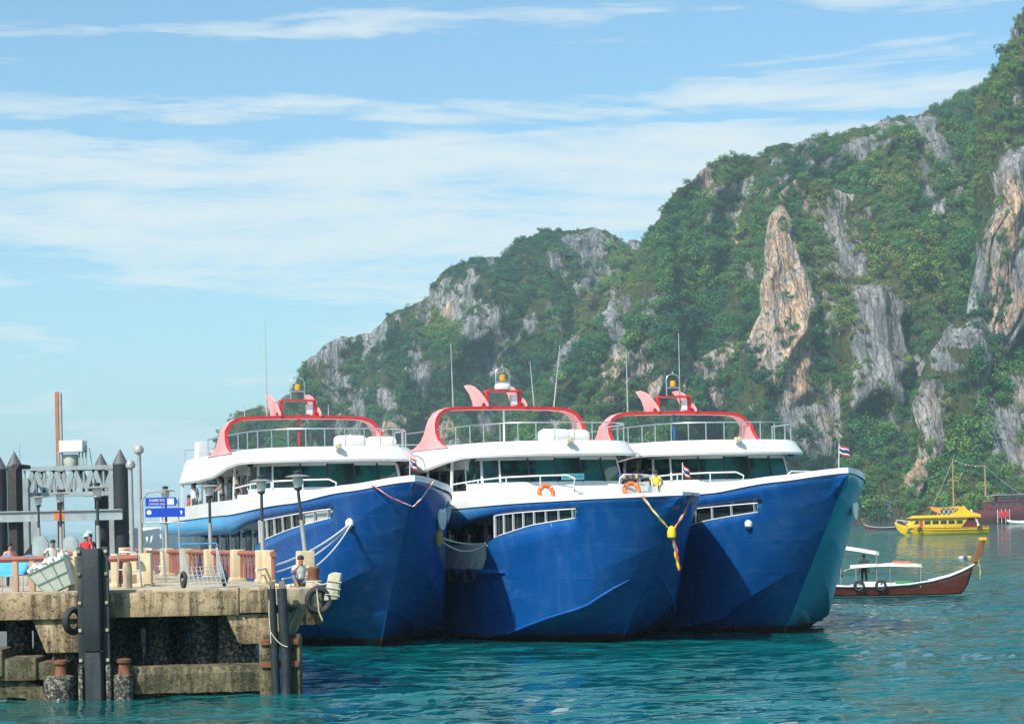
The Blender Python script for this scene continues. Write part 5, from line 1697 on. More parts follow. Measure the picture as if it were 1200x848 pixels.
for s_ in (-1, 1):
    m = MB(); m.box(((GX(-20) + GX(153)) / 2, GY - 1.9, zc + s_ * 0.22), (GX(153) - GX(-20), 0.30, 0.05)); GB(m, 'beam_flange')
m = MB(); m.box((GX(80.5), GY - 1.975, zc), (0.44, 0.02, 0.34)); GB(m, 'orange_plate', ORANGE)
for px in (31, 133):
    m = MB(); m.box((GX(px), GY, 3.4), (0.34, 0.34, 7.2)); GB(m, 'leg')
    m = MB(); m.box((GX(px), GY + 1.6, 3.4), (0.34, 0.34, 7.2)); GB(m, 'leg')
m = MB()
for k, px in enumerate((26, 23, 29)):
    m.tube([(GX(px), GY - 1.7, 2.0), (GX(px), GY - 1.7, GZ(20, 552)), (GX(px) + 0.15, GY - 1.6, GZ(20, 547)), (GX(px) + 0.45, GY - 0.8, GZ(20, 548))], 0.10, 8)
GB(m, 'hose_run', BLACKR, smooth=True)
z0_ = GZ(80, 546)
m = MB(); m.box((GX(84.5), GY + 0.6, GZ(84, 522.5)), (GX(98) - GX(70.5), 1.1, 0.54)); GB(m, 'machine_box', WHITE, bevel=0.02)
m = MB(); m.lathe([(0.36, 0), (0.37, 0.1), (0.37, 0.5), (0.33, 0.56)], (GX(81), GY + 0.6, z0_), 16); GB(m, 'winch_drum', mat('pale_green_paint', (0.42, 0.47, 0.40), (0.32, 0.34, 0.28), 3, 0.6), smooth=True, angle=50)
for px in (69, 72, 93, 97, 101):
    m = MB(); m.beam((GX(px), GY + 0.3, z0_), (GX(px), GY + 0.3, GZ(px, 529 if px < 90 else 516)), 0.07); GB(m, 'frame_post')
m = MB(); m.beam((GX(97.5), GY + 0.3, GZ(100, 516)), (GX(102), GY + 0.3, GZ(100, 516)), 0.06); m.beam((GX(97.5), GY + 0.3, GZ(100, 529)), (GX(102), GY + 0.3, GZ(100, 529)), 0.06); m.beam((GX(101.5), GY + 0.3, GZ(100, 529)), (GX(101.5), GY + 0.3, GZ(100, 516)), 0.05); GB(m, 'ladder_frame')
for px, py in ((104, 524), (22, 520), (15, 525)):
    m = MB(); m.tube([(GX(px + 3 if px > 100 else px), GY + 0.5, z0_), (GX(px), GY + 0.5, GZ(px, py))], 0.02, 5); GB(m, 'aerial')
ms_ = thing('rusty_mast', (GX(71.5, GY + 2.6), GY + 2.6, 0), 0, 'rusty orange mast rising behind the white box on the gantry', 'mast')
zt_ = GZ(70, 459, GY + 2.6)
m = MB(); m.box((-0.06, 0, zt_ * 0.5), (0.16, 0.24, zt_)); m.build('mast_web', ORUST, ms_)
m = MB(); m.box((0.10, 0, zt_ * 0.5 - 0.05), (0.10, 0.26, zt_)); m.build('mast_flange', GALV, ms_)
# pontoon deck with dark ramps and rounded brackets between pier and gantry
pt_ = thing('boarding_pontoon', (GX(75, 84.0), 84.0, 0), 0, 'grey boarding pontoon with black ramp panels below the gantry', 'pontoon')
m = MB(); m.box((-0.5, 4.0, 0.5), (9.0, 12.0, 1.6)); m.build('float', mat('pontoon_grey', (0.20, 0.23, 0.24), (0.14, 0.16, 0.17), 1.0, 0.7), pt_, bevel=0.05)
for px in (47, 82):
    x = GX(px, 82.0) - GX(75, 84.0)
    zt_ = GZ(px, 628, 82.0)
    m = MB(); m.prism([(-0.32, 1.3), (0.32, 1.3), (0.32, zt_ - 0.25), (0.2, zt_ - 0.05), (0, zt_), (-0.2, zt_ - 0.05), (-0.32, zt_ - 0.25)], -2.1, -1.9, lambda a, b, e, x=x: (x + a, e, b)); m.build('bracket', GSTEEL, pt_, bevel=0.02)
    for dz in (0.5, 0.95, 1.4):
        m = MB(); m.box((x, -2.13, 1.3 + dz), (0.56, 0.05, 0.07)); m.build('bracket_rib', GSTEEL, pt_)
    m = MB(); m.prism([(-1.0, 1.3), (-0.36, 1.3), (-0.36, zt_ - 0.3), (-1.0, zt_ - 1.1)], -1.95, -1.8, lambda a, b, e, x=x: (x + a, e, b)); m.build('ramp_panel', BLACKP, pt_)
# ================================================================== PEOPLE
SKIN = mat('brown_skin', (0.30, 0.155, 0.095), (0.26, 0.13, 0.08), 6.0, 0.55)
HAIR = mat('black_hair', (0.012, 0.010, 0.009), (0.02, 0.017, 0.015), 10.0, 0.6)
def cloth(c):
    return mat('cloth_%d_%d_%d' % tuple(int(x * 999) for x in c), c, tuple(x * 0.75 for x in c), 4.0, 0.85)
def person(loc, rz, label, pose='stand', shirt=(0.3, 0.3, 0.3), legs=(0.05, 0.06, 0.1), cap=None, sleeve=0.55, hands=False, lean=0.0, arms='down', height=1.7):
    J, E = {}, []
    def j(n, p, r, k):
        J[n] = (Vector(p), r, k)
    def e(*ns):
        for a, b in zip(ns, ns[1:]):
            E.append((a, b))
    if pose == 'stand':
        j('pelvis', (0, 0, .93), .125, 'l'); j('waist', (0, -.01 - lean * .3, 1.10), .115, 's'); j('chest', (0, -lean * .7, 1.30), .135, 's'); j('neck', (0, -.01 - lean, 1.48), .055, 'k')
        j('jaw', (0, -.03 - lean * 1.1, 1.555), .075, 'k'); j('skull', (0, -.01 - lean * 1.1, 1.64), .088, 'k'); j('nose', (0, -.115 - lean * 1.1, 1.60), .014, 'k')
        for s, n in ((1, 'L'), (-1, 'R')):
            j('hip' + n, (s * .10, 0, .86), .095, 'l'); j('knee' + n, (s * .11, -.03, .49), .062, 'l'); j('ankle' + n, (s * .11, .02, .09), .042, 'k'); j('toe' + n, (s * .13, -.15, .04), .035, 'l')
            j('sh' + n, (s * .185, -lean * .8, 1.41), .068, 's')
            if arms == 'rail':
                j('el' + n, (s * .27, -lean - .12, 1.17), .044, 'k'); j('wr' + n, (s * .17, -lean - .34, 1.08), .030, 'k'); j('palm' + n, (s * .12, -lean - .40, 1.07), .034, 'k')
            elif arms == 'hips':
                j('el' + n, (s * .34, .05, 1.15), .044, 'k'); j('wr' + n, (s * .20, -.10, 1.0), .030, 'k'); j('palm' + n, (s * .16, -.13, .97), .034, 'k')
            else:
                j('el' + n, (s * .25, .02, 1.13), .044, 'k'); j('wr' + n, (s * .26, -.08, .90), .030, 'k'); j('palm' + n, (s * .26, -.10, .83), .034, 'k')
    else:   # sitting on the ground, knees drawn up, one hand at the mouth
        j('pelvis', (0, 0.06, .13), .13, 'l'); j('waist', (0, .05, .28), .12, 's'); j('chest', (0, .0, .48), .135, 's'); j('neck', (0, -.05, .66), .055, 'k')
        j('jaw', (0, -.09, .735), .075, 'k'); j('skull', (0, -.07, .82), .088, 'k'); j('nose', (0, -.175, .78), .014, 'k')
        for s, n in ((1, 'L'), (-1, 'R')):
            j('hip' + n, (s * .11, .0, .12), .09, 'l'); j('knee' + n, (s * .26, -.36, .36), .062, 'l'); j('ankle' + n, (s * .14, -.50, .06), .042, 'k'); j('toe' + n, (s * .15, -.66, .035), .033, 'k')
            j('sh' + n, (s * .185, -.02, .59), .068, 's')
        j('elL', (.30, -.22, .40), .044, 'k'); j('wrL', (.22, -.44, .38), .030, 'k'); j('palmL', (.17, -.50, .37), .034, 'k')
        j('elR', (-.27, -.22, .42), .044, 'k'); j('wrR', (-.08, -.27, .62), .030, 'k'); j('palmR', (-.02, -.22, .69), .034, 'k')
    e('pelvis', 'waist', 'chest', 'neck', 'jaw', 'skull')
    e('jaw', 'nose')
    for n in 'LR':
        e('pelvis', 'hip' + n, 'knee' + n, 'ankle' + n, 'toe' + n)
        e('chest', 'sh' + n, 'el' + n, 'wr' + n, 'palm' + n)
        if hands:
            P0, W0 = J['palm' + n][0], J['wr' + n][0]
            dr = (P0 - W0).normalized()
            sd = dr.cross(Vector((0, 0, 1)))
            sd = sd.normalized() if sd.length > 0.1 else Vector((1, 0, 0))
            for q in range(5):
                if q == 0:
                    a = P0 + sd * 0.05; b = a + dr * 0.035 + sd * 0.012
                else:
                    L_ = (0, .068, .076, .072, .056)[q]
                    a = P0 + dr * 0.045 + sd * (0.032 - 0.0215 * (q - 1)); b = a + dr * L_ + Vector((0, 0, -0.022))
                j('f%d%s' % (q, n), a, .010, 'k'); j('g%d%s' % (q, n), b, .008, 'k')
                e('palm' + n, 'f%d%s' % (q, n), 'g%d%s' % (q, n))
    names = list(J)
    me = bpy.data.meshes.new('tmp')
    me.from_pydata([tuple(J[n][0]) for n in names], [(names.index(a), names.index(b)) for a, b in E], [])
    ob = bpy.data.objects.new('tmp', me)
    COL.objects.link(ob)
    sk = ob.modifiers.new('skin', 'SKIN')
    sv = me.skin_vertices[0].data
    for i, n in enumerate(names):
        sv[i].radius = (J[n][1], J[n][1])
        sv[i].use_root = (n == 'pelvis')
    sb = ob.modifiers.new('sub', 'SUBSURF'); sb.levels = 1; sb.render_levels = 1
    dg = bpy.context.evaluated_depsgraph_get()
    nm = bpy.data.meshes.new_from_object(ob.evaluated_get(dg))
    bpy.data.objects.remove(ob); bpy.data.meshes.remove(me)
    nm.name = 'person'
    for m in (SKIN, cloth(shirt), cloth(legs)):
        nm.materials.append(m)
    sho = {n: J['sh' + n][0] for n in 'LR'}; elb = {n: J['el' + n][0] for n in 'LR'}
    for p in nm.polygons:
        c = p.center
        best = min(names, key=lambda n: (J[n][0] - c).length - J[n][1])
        k = J[best][2]
        for n in 'LR':
            ax = elb[n] - sho[n]
            t = (c - sho[n]).dot(ax) / ax.length_squared
            if -0.2 < t < sleeve and (c - sho[n] - ax * t).length < 0.10:
                k = 's'
        p.material_index = {'k': 0, 's': 1, 'l': 2}[k]
        p.use_smooth = True
    o = bpy.data.objects.new('person', nm)
    COL.objects.link(o)
    s = height / 1.72
    o.location, o.rotation_euler, o.scale = loc, (0, 0, rz), (s, s, s)
    tag(o, label, 'person')
    h = J['skull'][0]
    m = MB(); m.lathe([(0.060, -0.035), (0.097, -0.01), (0.098, 0.04), (0.078, 0.085), (0.03, 0.108)], (h.x, h.y + 0.012, h.z), 12)
    if cap:
        m.box((h.x, h.y - 0.11, h.z + 0.01), (0.13, 0.10, 0.02))
        m.build('cap', cloth(cap), o, smooth=True)
    else:
        m.build('hair', HAIR, o, smooth=True)
    m = MB()
    for sx_ in (-1, 1):
        m.lathe([(0.002, -0.012), (0.011, 0.0), (0.002, 0.012)], (h.x + sx_ * 0.034, h.y - 0.083, h.z - 0.015), 6)
    m.build('eyes', HAIR, o)
    return o

# man sitting on the pier end
p = at(354, 685, 57.6)
person((p.x, 57.3, ZD), R(12), 'man in white vest sitting by the rusty bollard on the pier end', 'sit', shirt=(0.66, 0.66, 0.64), legs=(0.16, 0.18, 0.20), hands=True, sleeve=0.1)
# passengers in the stern gallery of the left ferry
def on_ferry(F, s, y, z):
    return F['W'](s, y, z)
fz = F1['root'].rotation_euler.z
def ferry_person(F, s, y, z, face, label, **kw):
    q = on_ferry(F, s, y, z)
    return person((q.x, q.y, q.z), F['root'].rotation_euler.z + face, label, **kw)
ferry_person(F1, 15.0, 3.42, 4.93, R(180), 'passenger in grey shirt leaning on the left ferry bulwark', shirt=(0.30, 0.34, 0.33), legs=(0.06, 0.07, 0.09), arms='rail', lean=0.05, height=1.72)
ferry_person(F1, 20.4, 3.40, 4.83, R(200), 'passenger in pale shirt at the stern gallery of the left ferry', shirt=(0.62, 0.68, 0.72), legs=(0.08, 0.08, 0.10), height=1.7)
ferry_person(F1, 22.6, 3.20, 4.45, R(170), 'passenger in red at the stern corner of the left ferry', shirt=(0.52, 0.06, 0.07), legs=(0.30, 0.04, 0.05), height=1.55)
ferry_person(F1, 12.2, 3.42, 4.90, R(190), 'passenger in black standing under the roof of the left ferry', shirt=(0.03, 0.03, 0.035), legs=(0.05, 0.05, 0.06), height=1.62)
ferry_person(F2, 8.6, -3.55, 4.78, R(60), 'crew member in yellow shirt on the middle ferry foredeck', shirt=(0.72, 0.55, 0.05), legs=(0.05, 0.06, 0.10), arms='rail', height=1.6)
# people waiting behind the pier rail
p = at(62, 640, 70.0)
person((p.x, 70.0, GZ(62, 634, 70.0) - 1.62), R(20), 'person in pale vest standing between the two grey brackets', shirt=(0.62, 0.60, 0.56), legs=(0.10, 0.12, 0.16), arms='hips', height=1.66)
person((XP(101, 72.0), 72.0, GZ(101, 625, 72.0) - 1.72), R(-15), 'person in red shirt and white cap behind the tall fender', shirt=(0.62, 0.03, 0.05), legs=(0.05, 0.06, 0.10), cap=(0.75, 0.75, 0.72), arms='rail', height=1.7)
person((XP(105, 73.2), 73.2, GZ(105, 625, 73.2) - 1.72), R(30), 'dark haired person in navy behind the red shirted one', shirt=(0.03, 0.05, 0.12), legs=(0.05, 0.06, 0.10), height=1.7)
person((XP(11, 66.0), 66.0, GZ(11, 637, 66.0) - 1.58), R(40), 'person in pink shirt behind the blue tarp', shirt=(0.62, 0.34, 0.30), legs=(0.05, 0.06, 0.10), height=1.6)
m = MB(); m.box((XP(75, 71.5), 71.5, 0.9), (4.2, 4.0, 1.0))
wk = m.build('waiting_deck', mat('pontoon_grey', (0.2, 0.23, 0.24)), None)
tag(wk, 'low grey waiting deck where people stand behind the pier', 'deck')

# ================================================================== FERRY GEAR: life rings, flags, garlands, ropes, tyres
def life_ring(F, s, y, z, tilt, label, r=0.28):
    c = on_ferry(F, s, y, z)
    t = thing('life_ring', c, F['root'].rotation_euler.z, label, 'life ring', 'orange life rings')
    rot = Matrix.Rotation(tilt[0], 3, 'Y') @ Matrix.Rotation(tilt[1], 3, 'X')
    MB().torus((0, 0, 0), r, 0.09, 28, 10, rot).build('ring', ORANGE, t, smooth=True)
    for k in range(4):
        a = math.pi / 4 + k * math.pi / 2
        cpt = rot @ Vector((math.cos(a) * r, math.sin(a) * r, 0))
        MB().torus(cpt, 0.094, 0.012, 12, 5, rot @ Matrix.Rotation(a, 3, 'Z') @ Matrix.Rotation(R(90), 3, 'X')).build('white_band', SIGNW, t)
    return t
life_ring(F2, 6.70, 2.10, 5.54, (R(-72), 0), 'orange life ring on the middle ferry breakwater, nearer the pier')
life_ring(F2, 6.72, -1.5, 5.60, (R(-66), R(-8)), 'orange life ring on the middle ferry breakwater, nearer the bow flag')

def flag(F, s, y, z, h, label, w=0.55, fz_=0.36, droop=0.5):
    c = on_ferry(F, s, y, z)
    t = thing('flag', c, R(-25), label, 'flag', 'bow flags')
    MB().tube([(0, 0, 0), (0.03, 0, h)], 0.016, 6).build('staff', RAILW, t)
    bands = [(0.0, 0.166, (0.55, 0.03, 0.04)), (0.166, 0.333, (0.75, 0.75, 0.75)), (0.333, 0.667, (0.03, 0.04, 0.22)), (0.667, 0.833, (0.75, 0.75, 0.75)), (0.833, 1.0, (0.55, 0.03, 0.04))]
    def fp(u, v):
        # hanging folds
        x = 0.03 + u * w * (1 - droop) + 0.02 * math.sin(u * 9 + v * 3)
        yy = 0.07 * math.sin(u * 8 + v * 2) * u
        zz = h - 0.03 - fz_ * (1 - v) - u * w * droop * 1.0 - 0.02 * math.sin(u * 6)
        return (x, yy, zz)
    for v0, v1, c_ in bands:
        m = MB(); m.grid([[fp(u, v) for u in np.linspace(0, 1, 12)] for v in (v0, v1)])
        o = m.build('stripe', cloth(c_), t, smooth=True)
        md = o.modifiers.new('t', 'SOLIDIFY'); md.thickness = 0.008
    return t
flag(F1, 0.55, 0.0, 6.1, 0.85, 'striped red white blue flag at the left ferry bow')
flag(F2, 0.20, -0.1, 5.38, 1.05, 'striped flag beside the garland on the middle ferry bow')
flag(F3, 0.6, 0.05, 6.12, 0.95, 'striped red white blue flag at the right ferry bow tip', droop=0.3)

def ribbon(pts, w, cols, par, n=24):
    """twisting cloth streamers"""
    P_ = [Vector(p) for p in pts]
    for i, c_ in enumerate(cols):
        m = MB()
        rows = [[], []]
        for k in range(n + 1):
            t = k / n * (len(P_) - 1)
            a = int(min(t, len(P_) - 2)); q = P_[a].lerp(P_[a + 1], t - a)
            an = k * 0.45 + i * 2.1
            o_ = Vector((math.cos(an), math.sin(an), 0)) * w
            ctr = q + Vector((math.cos(i * 2.1 + k * 0.2), math.sin(i * 2.1 + k * 0.2), 0)) * w * 0.7
            rows[0].append(ctr - o_); rows[1].append(ctr + o_)
        m.grid(rows)
        o = m.build('streamer', cloth(c_), par, smooth=True)
        md = o.modifiers.new('t', 'SOLIDIFY'); md.thickness = 0.012
RED_, YEL_, GRN_, PNK_, WHT_ = (0.60, 0.02, 0.05), (0.80, 0.56, 0.03), (0.05, 0.35, 0.10), (0.70, 0.10, 0.30), (0.75, 0.72, 0.66)
zt2 = F2['zg'](0.6)
gl = thing('bow_garland', on_ferry(F2, 0.2, 0, 4.2), 0, 'red and yellow cloth garland hanging on the middle ferry bow', 'garland')
def rel(o, p):
    return Vector(p) - o.location
def bow_pt(F, s, sgn, dz, out=0.06):
    return on_ferry(F, s, sgn * (F['side'](max(s, 0.45), F['zg'](s) + dz) + out), F['zg'](s) + dz)
a = rel(gl, bow_pt(F2, 0.95, 1, 0.05, 0.08)); b = rel(gl, bow_pt(F2, 0.55, -1, 0.05, 0.05))
k_ = rel(gl, on_ferry(F2, 0.42, 0.22, 4.02))
ribbon([a, a.lerp(k_, 0.5) + Vector((-0.03, -0.08, -0.05)), k_], 0.035, [RED_, YEL_, WHT_, GRN_], gl)
ribbon([b, b.lerp(k_, 0.5) + Vector((0.05, -0.06, -0.05)), k_], 0.035, [RED_, PNK_, GRN_, YEL_], gl)
e_ = k_ + Vector((0.22, -0.10, -1.35))
ribbon([k_, k_.lerp(e_, 0.5) + Vector((0.0, -0.10, 0)), e_], 0.05, [YEL_, RED_, PNK_, YEL_, GRN_], gl)
MB().lathe([(0.04, -0.26), (0.15, -0.18), (0.16, 0.0), (0.10, 0.16), (0.03, 0.22)], tuple(k_ + Vector((-0.02, -0.06, 0))), 12).build('garland_knot', cloth(YEL_), gl, smooth=True)
g1 = thing('bow_garland', on_ferry(F1, 0.2, 0, 5.4), 0, 'thin flower string looped on the left ferry bow', 'garland')
a = rel(g1, bow_pt(F1, 1.15, 1, 0.12, 0.08)); b = rel(g1, bow_pt(F1, 0.75, -1, 0.12, 0.08)); c_ = rel(g1, on_ferry(F1, 0.18, 0.02, 5.10))
ribbon([a, a.lerp(c_, 0.5) + Vector((0.02, -0.08, -0.10)), c_, b.lerp(c_, 0.5) + Vector((0, -0.06, -0.10)), b], 0.022, [WHT_, RED_, (0.75, 0.5, 0.45)], g1, 40)

def rope(name, p0, p1, d, label, r=0.03, m_=ROPE):
    o = MB().tube(sag(p0, p1, d), r, 6).build(name, m_, None, smooth=True)
    return tag(o, label, 'rope', 'mooring ropes')
# bow line of the left ferry to the pier
eye = on_ferry(F1, 2.35, F1['side'](2.35, 4.55) + 0.05, 4.55)
MB_ = MB().lathe([(0.05, -0.16), (0.16, -0.05), (0.15, 0.10), (0.05, 0.2)], tuple(eye), 10)
tag(MB_.build('rope_knot', ROPEW, None, smooth=True), 'white knot of rope at the left ferry hull eye', 'rope')
rope('mooring_rope', eye, at(300, 668, 62.0), 0.25, 'white mooring rope from left ferry, upper of the pair to the pier', 0.035, ROPEW)
rope('mooring_rope', eye + Vector((0.03, -0.05, -0.05)), at(304, 674, 62.5), 0.35, 'white mooring rope from left ferry, lower of the pair to the pier', 0.03, ROPEW)
rope('mooring_rope', eye + Vector((0.05, -0.04, -0.02)), at(331, 678, 60.0), 0.45, 'slack white rope from left ferry eye to the pier end', 0.026, ROPEW)
# lines between the left and middle ferries
pa = on_ferry(F1, 2.6, -(F1['side'](2.6, 4.0) + 0.05), 4.0)
pb = on_ferry(F2, 9.0, F2['side'](9.0, 3.66) + 0.03, 3.70)
rope('mooring_rope', pa, pb, 0.12, 'taut pale rope between left and middle ferries, upper strand', 0.035)
rope('mooring_rope', pa + Vector((0, -0.05, -0.08)), pb + Vector((0, -0.05, -0.05)), 0.34, 'pale rope between left and middle ferries, sagging lower strand', 0.035)
tag(MB().lathe([(0.04, -0.35), (0.13, -0.2), (0.15, 0.1), (0.06, 0.38)], tuple(pa), 9).build('rope_bundle', mat('ochre_rope', (0.42, 0.28, 0.10), (0.3, 0.2, 0.08), 14, 0.9), None, smooth=True), 'ochre rope bundle on the left ferry bow flank', 'rope')
# line under the right ferry window
pc = on_ferry(F3, 3.7, F3['side'](3.7, 4.15) + 0.03, 4.20)
pd = on_ferry(F3, 9.4, F3['side'](9.4, 2.8) + 0.08, 2.75)
rope('mooring_rope', pc, pd, 0.35, 'thin pale rope drooping along the right ferry side', 0.018)
tag(MB().lathe([(0.05, -0.15), (0.15, -0.06), (0.16, 0.08), (0.06, 0.18)], tuple(pc), 9).build('rope_knot', ROPEW, None, smooth=True), 'white knot on the side of the right ferry', 'rope')
# tyres slung in the boarding gate of the middle ferry
for s_, lb in ((10.0, 'small black fender tyre at the middle ferry gate, nearer its windows'), (11.4, 'small black fender tyre at the middle ferry gate, nearer the left ferry')):
    y_ = F2['side'](s_, 2.6) + 0.28
    q = on_ferry(F2, s_, y_, 2.45)
    tyre('tyre', q, (R(90), 0, F2['root'].rotation_euler.z + R(25)), 0.24, lb, 'tyres used as fenders')
    rope('fender_rope', on_ferry(F2, s_ - 0.35, y_ - 0.30, 3.60), q + Vector((0, 0, 0.2)), 0.02, lb.replace('small black fender tyre', 'thin rope holding the tyre'), 0.02)
# placard behind the middle ferry windscreen
ps = thing('windscreen_placard', on_ferry(F2, 8.86, -0.05, 6.06), F2['root'].rotation_euler.z, 'pale blue placard reading NO STAND in the middle ferry windscreen', 'placard')
MB().box((0.0, 0, 0.13), (0.02, 0.98, 0.24)).build('placard_board', mat('cyan_card', (0.20, 0.66, 0.74), (0.16, 0.58, 0.68), 1.0, 0.5), ps)
fc = bpy.data.curves.new('placard_text', 'FONT')
fc.body = 'NO STAND'; fc.size = 0.17; fc.align_x = 'CENTER'; fc.align_y = 'CENTER'; fc.extrude = 0.002
fo = bpy.data.objects.new('lettering', fc); COL.objects.link(fo)
dg = bpy.context.evaluated_depsgraph_get()
fm = bpy.data.meshes.new_from_object(fo.evaluated_get(dg)); bpy.data.objects.remove(fo)
fm.materials.append(mat('teal_lettering', (0.02, 0.20, 0.26), None, 1, 0.6))
fo = bpy.data.objects.new('lettering', fm); COL.objects.link(fo); fo.parent = ps
fo.location = (-0.015, 0, 0.13); fo.rotation_euler = (R(90), 0, R(-90))
# mooring pennants rolled on the middle ferry rail
m = MB()
ct_ = on_ferry(F2, 6.95, -1.55, F2['zt'] + 0.33)
pn = thing('signal_bunting', ct_, F2['root'].rotation_euler.z, 'folded yellow and purple bunting on the middle ferry foredeck rail', 'bunting')
for k in range(7):
    MB().box((0.14 * (k - 3) * 0.10, -0.14 * (k - 3), -0.06), (0.07, 0.12, 0.17)).build('pennant', cloth((0.72, 0.55, 0.06) if k % 2 else (0.12, 0.08, 0.32)), pn, bevel=0.02)

# ================================================================== SMALL BOATS
HULLB = mat('brown_longtail_hull', (0.16, 0.036, 0.026), (0.10, 0.026, 0.02), 1.6, 0.4, coat=0.3, sx=(0.3, 1, 4), stain=(0.16, 0.08, 0.05), stain_scale=3, stain_sx=(0.3, 1, 2), stain_amt=0.5)
TEAK = mat('varnished_teak', (0.33, 0.13, 0.05), (0.22, 0.085, 0.035), 3.0, 0.35, sx=(1, 1, 0.3), coat=0.3)
CANV = mat('canvas_cover', (0.66, 0.63, 0.54), (0.56, 0.53, 0.45), 1.5, 0.8)
ENG = mat('engine_iron', (0.05, 0.052, 0.055), (0.10, 0.06, 0.04), 4.0, 0.6)
def longtail(loc, rz, label, detail=True, cabin=True):
    t = thing('longtail_boat', loc, rz, label, 'longtail boat', 'wooden longtail boats')
    st_ = [(-5.2, .50, .86, .30), (-4.2, .72, .74, .02), (-2.8, .86, .64, -.16), (-1.0, .92, .62, -.2), (.6, .88, .70, -.2), (1.8, .74, .86, -.18), (2.7, .54, 1.08, -.12), (3.4, .32, 1.34, -.05), (3.85, .14, 1.56, 0.05), (4.05, .06, 1.68, .3)]
    rows = []
    for x, hb, zr, zk in st_:
        ke = max(zk, -0.25)
        prof = []
        for u in np.linspace(-1, 1, 13):
            a = abs(u)
            yy = hb * (a ** 0.55) * math.copysign(1, u)
            zz = ke + (zr - ke) * (a ** 1.5)
            prof.append((x - (0.55 * (1 - a) if x > 3.3 else 0), yy, zz))
        rows.append(prof)
    m = MB(); m.grid(rows); m._a(rows[0], [tuple(range(13))])
    o = m.build('hull', HULLB, t, smooth=True, angle=60); md = o.modifiers.new('t', 'SOLIDIFY'); md.thickness = 0.05
    for s in (1, -1):
        m = MB(); m.tube([(x, s * (hb + 0.01), zr) for x, hb, zr, zk in st_], 0.055, 6); m.build('gunwale', RAILW, t, smooth=True)
    m = MB(); m.grid([[(x, hb * u * 0.9, max(zk + 0.28, 0.18)) for u in (-1, 0, 1)] for x, hb, zr, zk in st_[:8]]); m.build('floor', TEAK, t)
    # waterline stripe
    for s in (1, -1):
        m = MB()
        pts = []
        for x, hb, zr, zk in st_[1:8]:
            a = (max(0.07 - zk, 0) / (zr - zk)) ** (1 / 1.5) if zk < 0.07 else 0.05
            pts.append((x, s * (hb * a ** 0.55 + 0.012), 0.07))
        m.tube(pts, 0.035, 5); m.build('waterline_stripe', RAILW, t, smooth=True)
    # prow
    m = MB(); pr = [(4.0, 1.55), (4.25, 2.1), (4.45, 2.7), (4.52, 3.02)]
    rws = []
    for i, (x, z) in enumerate(pr):
        w = 0.10 + 0.03 * i; d_ = 0.15 + 0.01 * i
        rws.append([(x - d_, -w, z), (x + d_, -w * 0.5, z), (x + d_, w * 0.5, z), (x - d_, w, z)])
    m.grid(rws, closed=True); m._a(rws[-1], [(0, 1, 2, 3)]); m.build('prow_post', TEAK, t, bevel=0.015)
    m = MB(); m.box((4.53, 0, 3.03), (0.42, 0.36, 0.17)); m.build('prow_cap', cloth((0.72, 0.42, 0.02)), t, bevel=0.03)
    if not detail:
        return t
    w0 = Vector((4.18, -0.10, 1.86))
    rb = thing('prow_ribbons', t.matrix_basis @ w0, rz, 'green and yellow ribbons tied round the near longtail prow', 'ribbons')
    ribbon([(-0.16, -0.02, 0.0), (0.0, -0.10, 0.02), (0.17, -0.02, 0.0)], 0.03, [GRN_, YEL_], rb, 8)
    ribbon([(0.12, -0.10, 0.0), (0.20, -0.14, -0.45), (0.16, -0.13, -1.05)], 0.03, [GRN_, YEL_, (0.05, 0.3, 0.4)], rb, 14)
    # awnings
    def awning(x0, x1, hb, z, sag_, nm, mtl, posts):
        m = MB(); m.grid([[(lerp(x0, x1, u), hb * v, z + (0.18 if nm == 'stern_awning' else 0.16) * (1 - v * v) + (0.20 - 0.42 * u if nm == 'stern_awning' else 0.0) - sag_ * (1 - (2 * u - 1) ** 2) * -0.4) for v in np.linspace(-1, 1, 9)] for u in np.linspace(0, 1, 9)])
        o = m.build(nm, mtl, t, smooth=True); md = o.modifiers.new('t', 'SOLIDIFY'); md.thickness = 0.025
        for x in posts:
            for s in (1, -1):
                MB().tube([(x, s * hb * 0.95, 0.5), (x, s * hb * 0.95, z + 0.02)], 0.02, 6).build('awning_post', GALV, t)
    awning(-2.5, 1.3, 0.80, 1.60, 0.2, 'awning', CANV, (-2.2, -0.4, 1.2))
    awning(-3.3, -0.95, 0.72, 2.50, 0.05, 'stern_awning', PLASW, (-3.0, -1.1))
    m = MB(); m.box((0.35, 0.0, 1.83), (0.75, 0.5, 0.13)); m.box((0.0, 0.1, 1.86), (0.45, 0.4, 0.12), 0.3); m.build('life_jackets', ORANGE, t, bevel=0.05)
    m = MB(); m.box((-1.35, -0.2, 0.60), (0.9, 0.8, 0.5)); m.box((-0.45, -0.2, 0.58), (0.7, 0.8, 0.4)); m.build('cargo_boxes', PLASW, t, bevel=0.03)
    m = MB(); m.box((0.35, 0, 0.72), (1.0, 0.8, 0.32)); m.build('green_crates', cloth((0.06, 0.30, 0.10)), t, bevel=0.02)
    # engine on its pivot with the long shaft
    e_ = MB(); e_.box((-3.5, 0, 1.35), (0.9, 0.45, 0.4)); e_.lathe([(0.12, 0), (0.16, 0.1), (0.10, 0.3)], (-3.35, 0.05, 1.52), 10); e_.lathe([(0.26, -0.05), (0.26, 0.05)], (-2.95, 0, 1.35), 14, ax='X'); e_.lathe([(0.08, 0), (0.08, 0.35)], (-3.75, 0.15, 1.5), 8)
    eo = e_.build('engine', ENG, t, bevel=0.02)
    MB().tube([(-3.9, 0, 1.25), (-6.2, 0, 0.75), (-8.6, 0, -0.3)], 0.045, 8).build('shaft', GALV, eo)
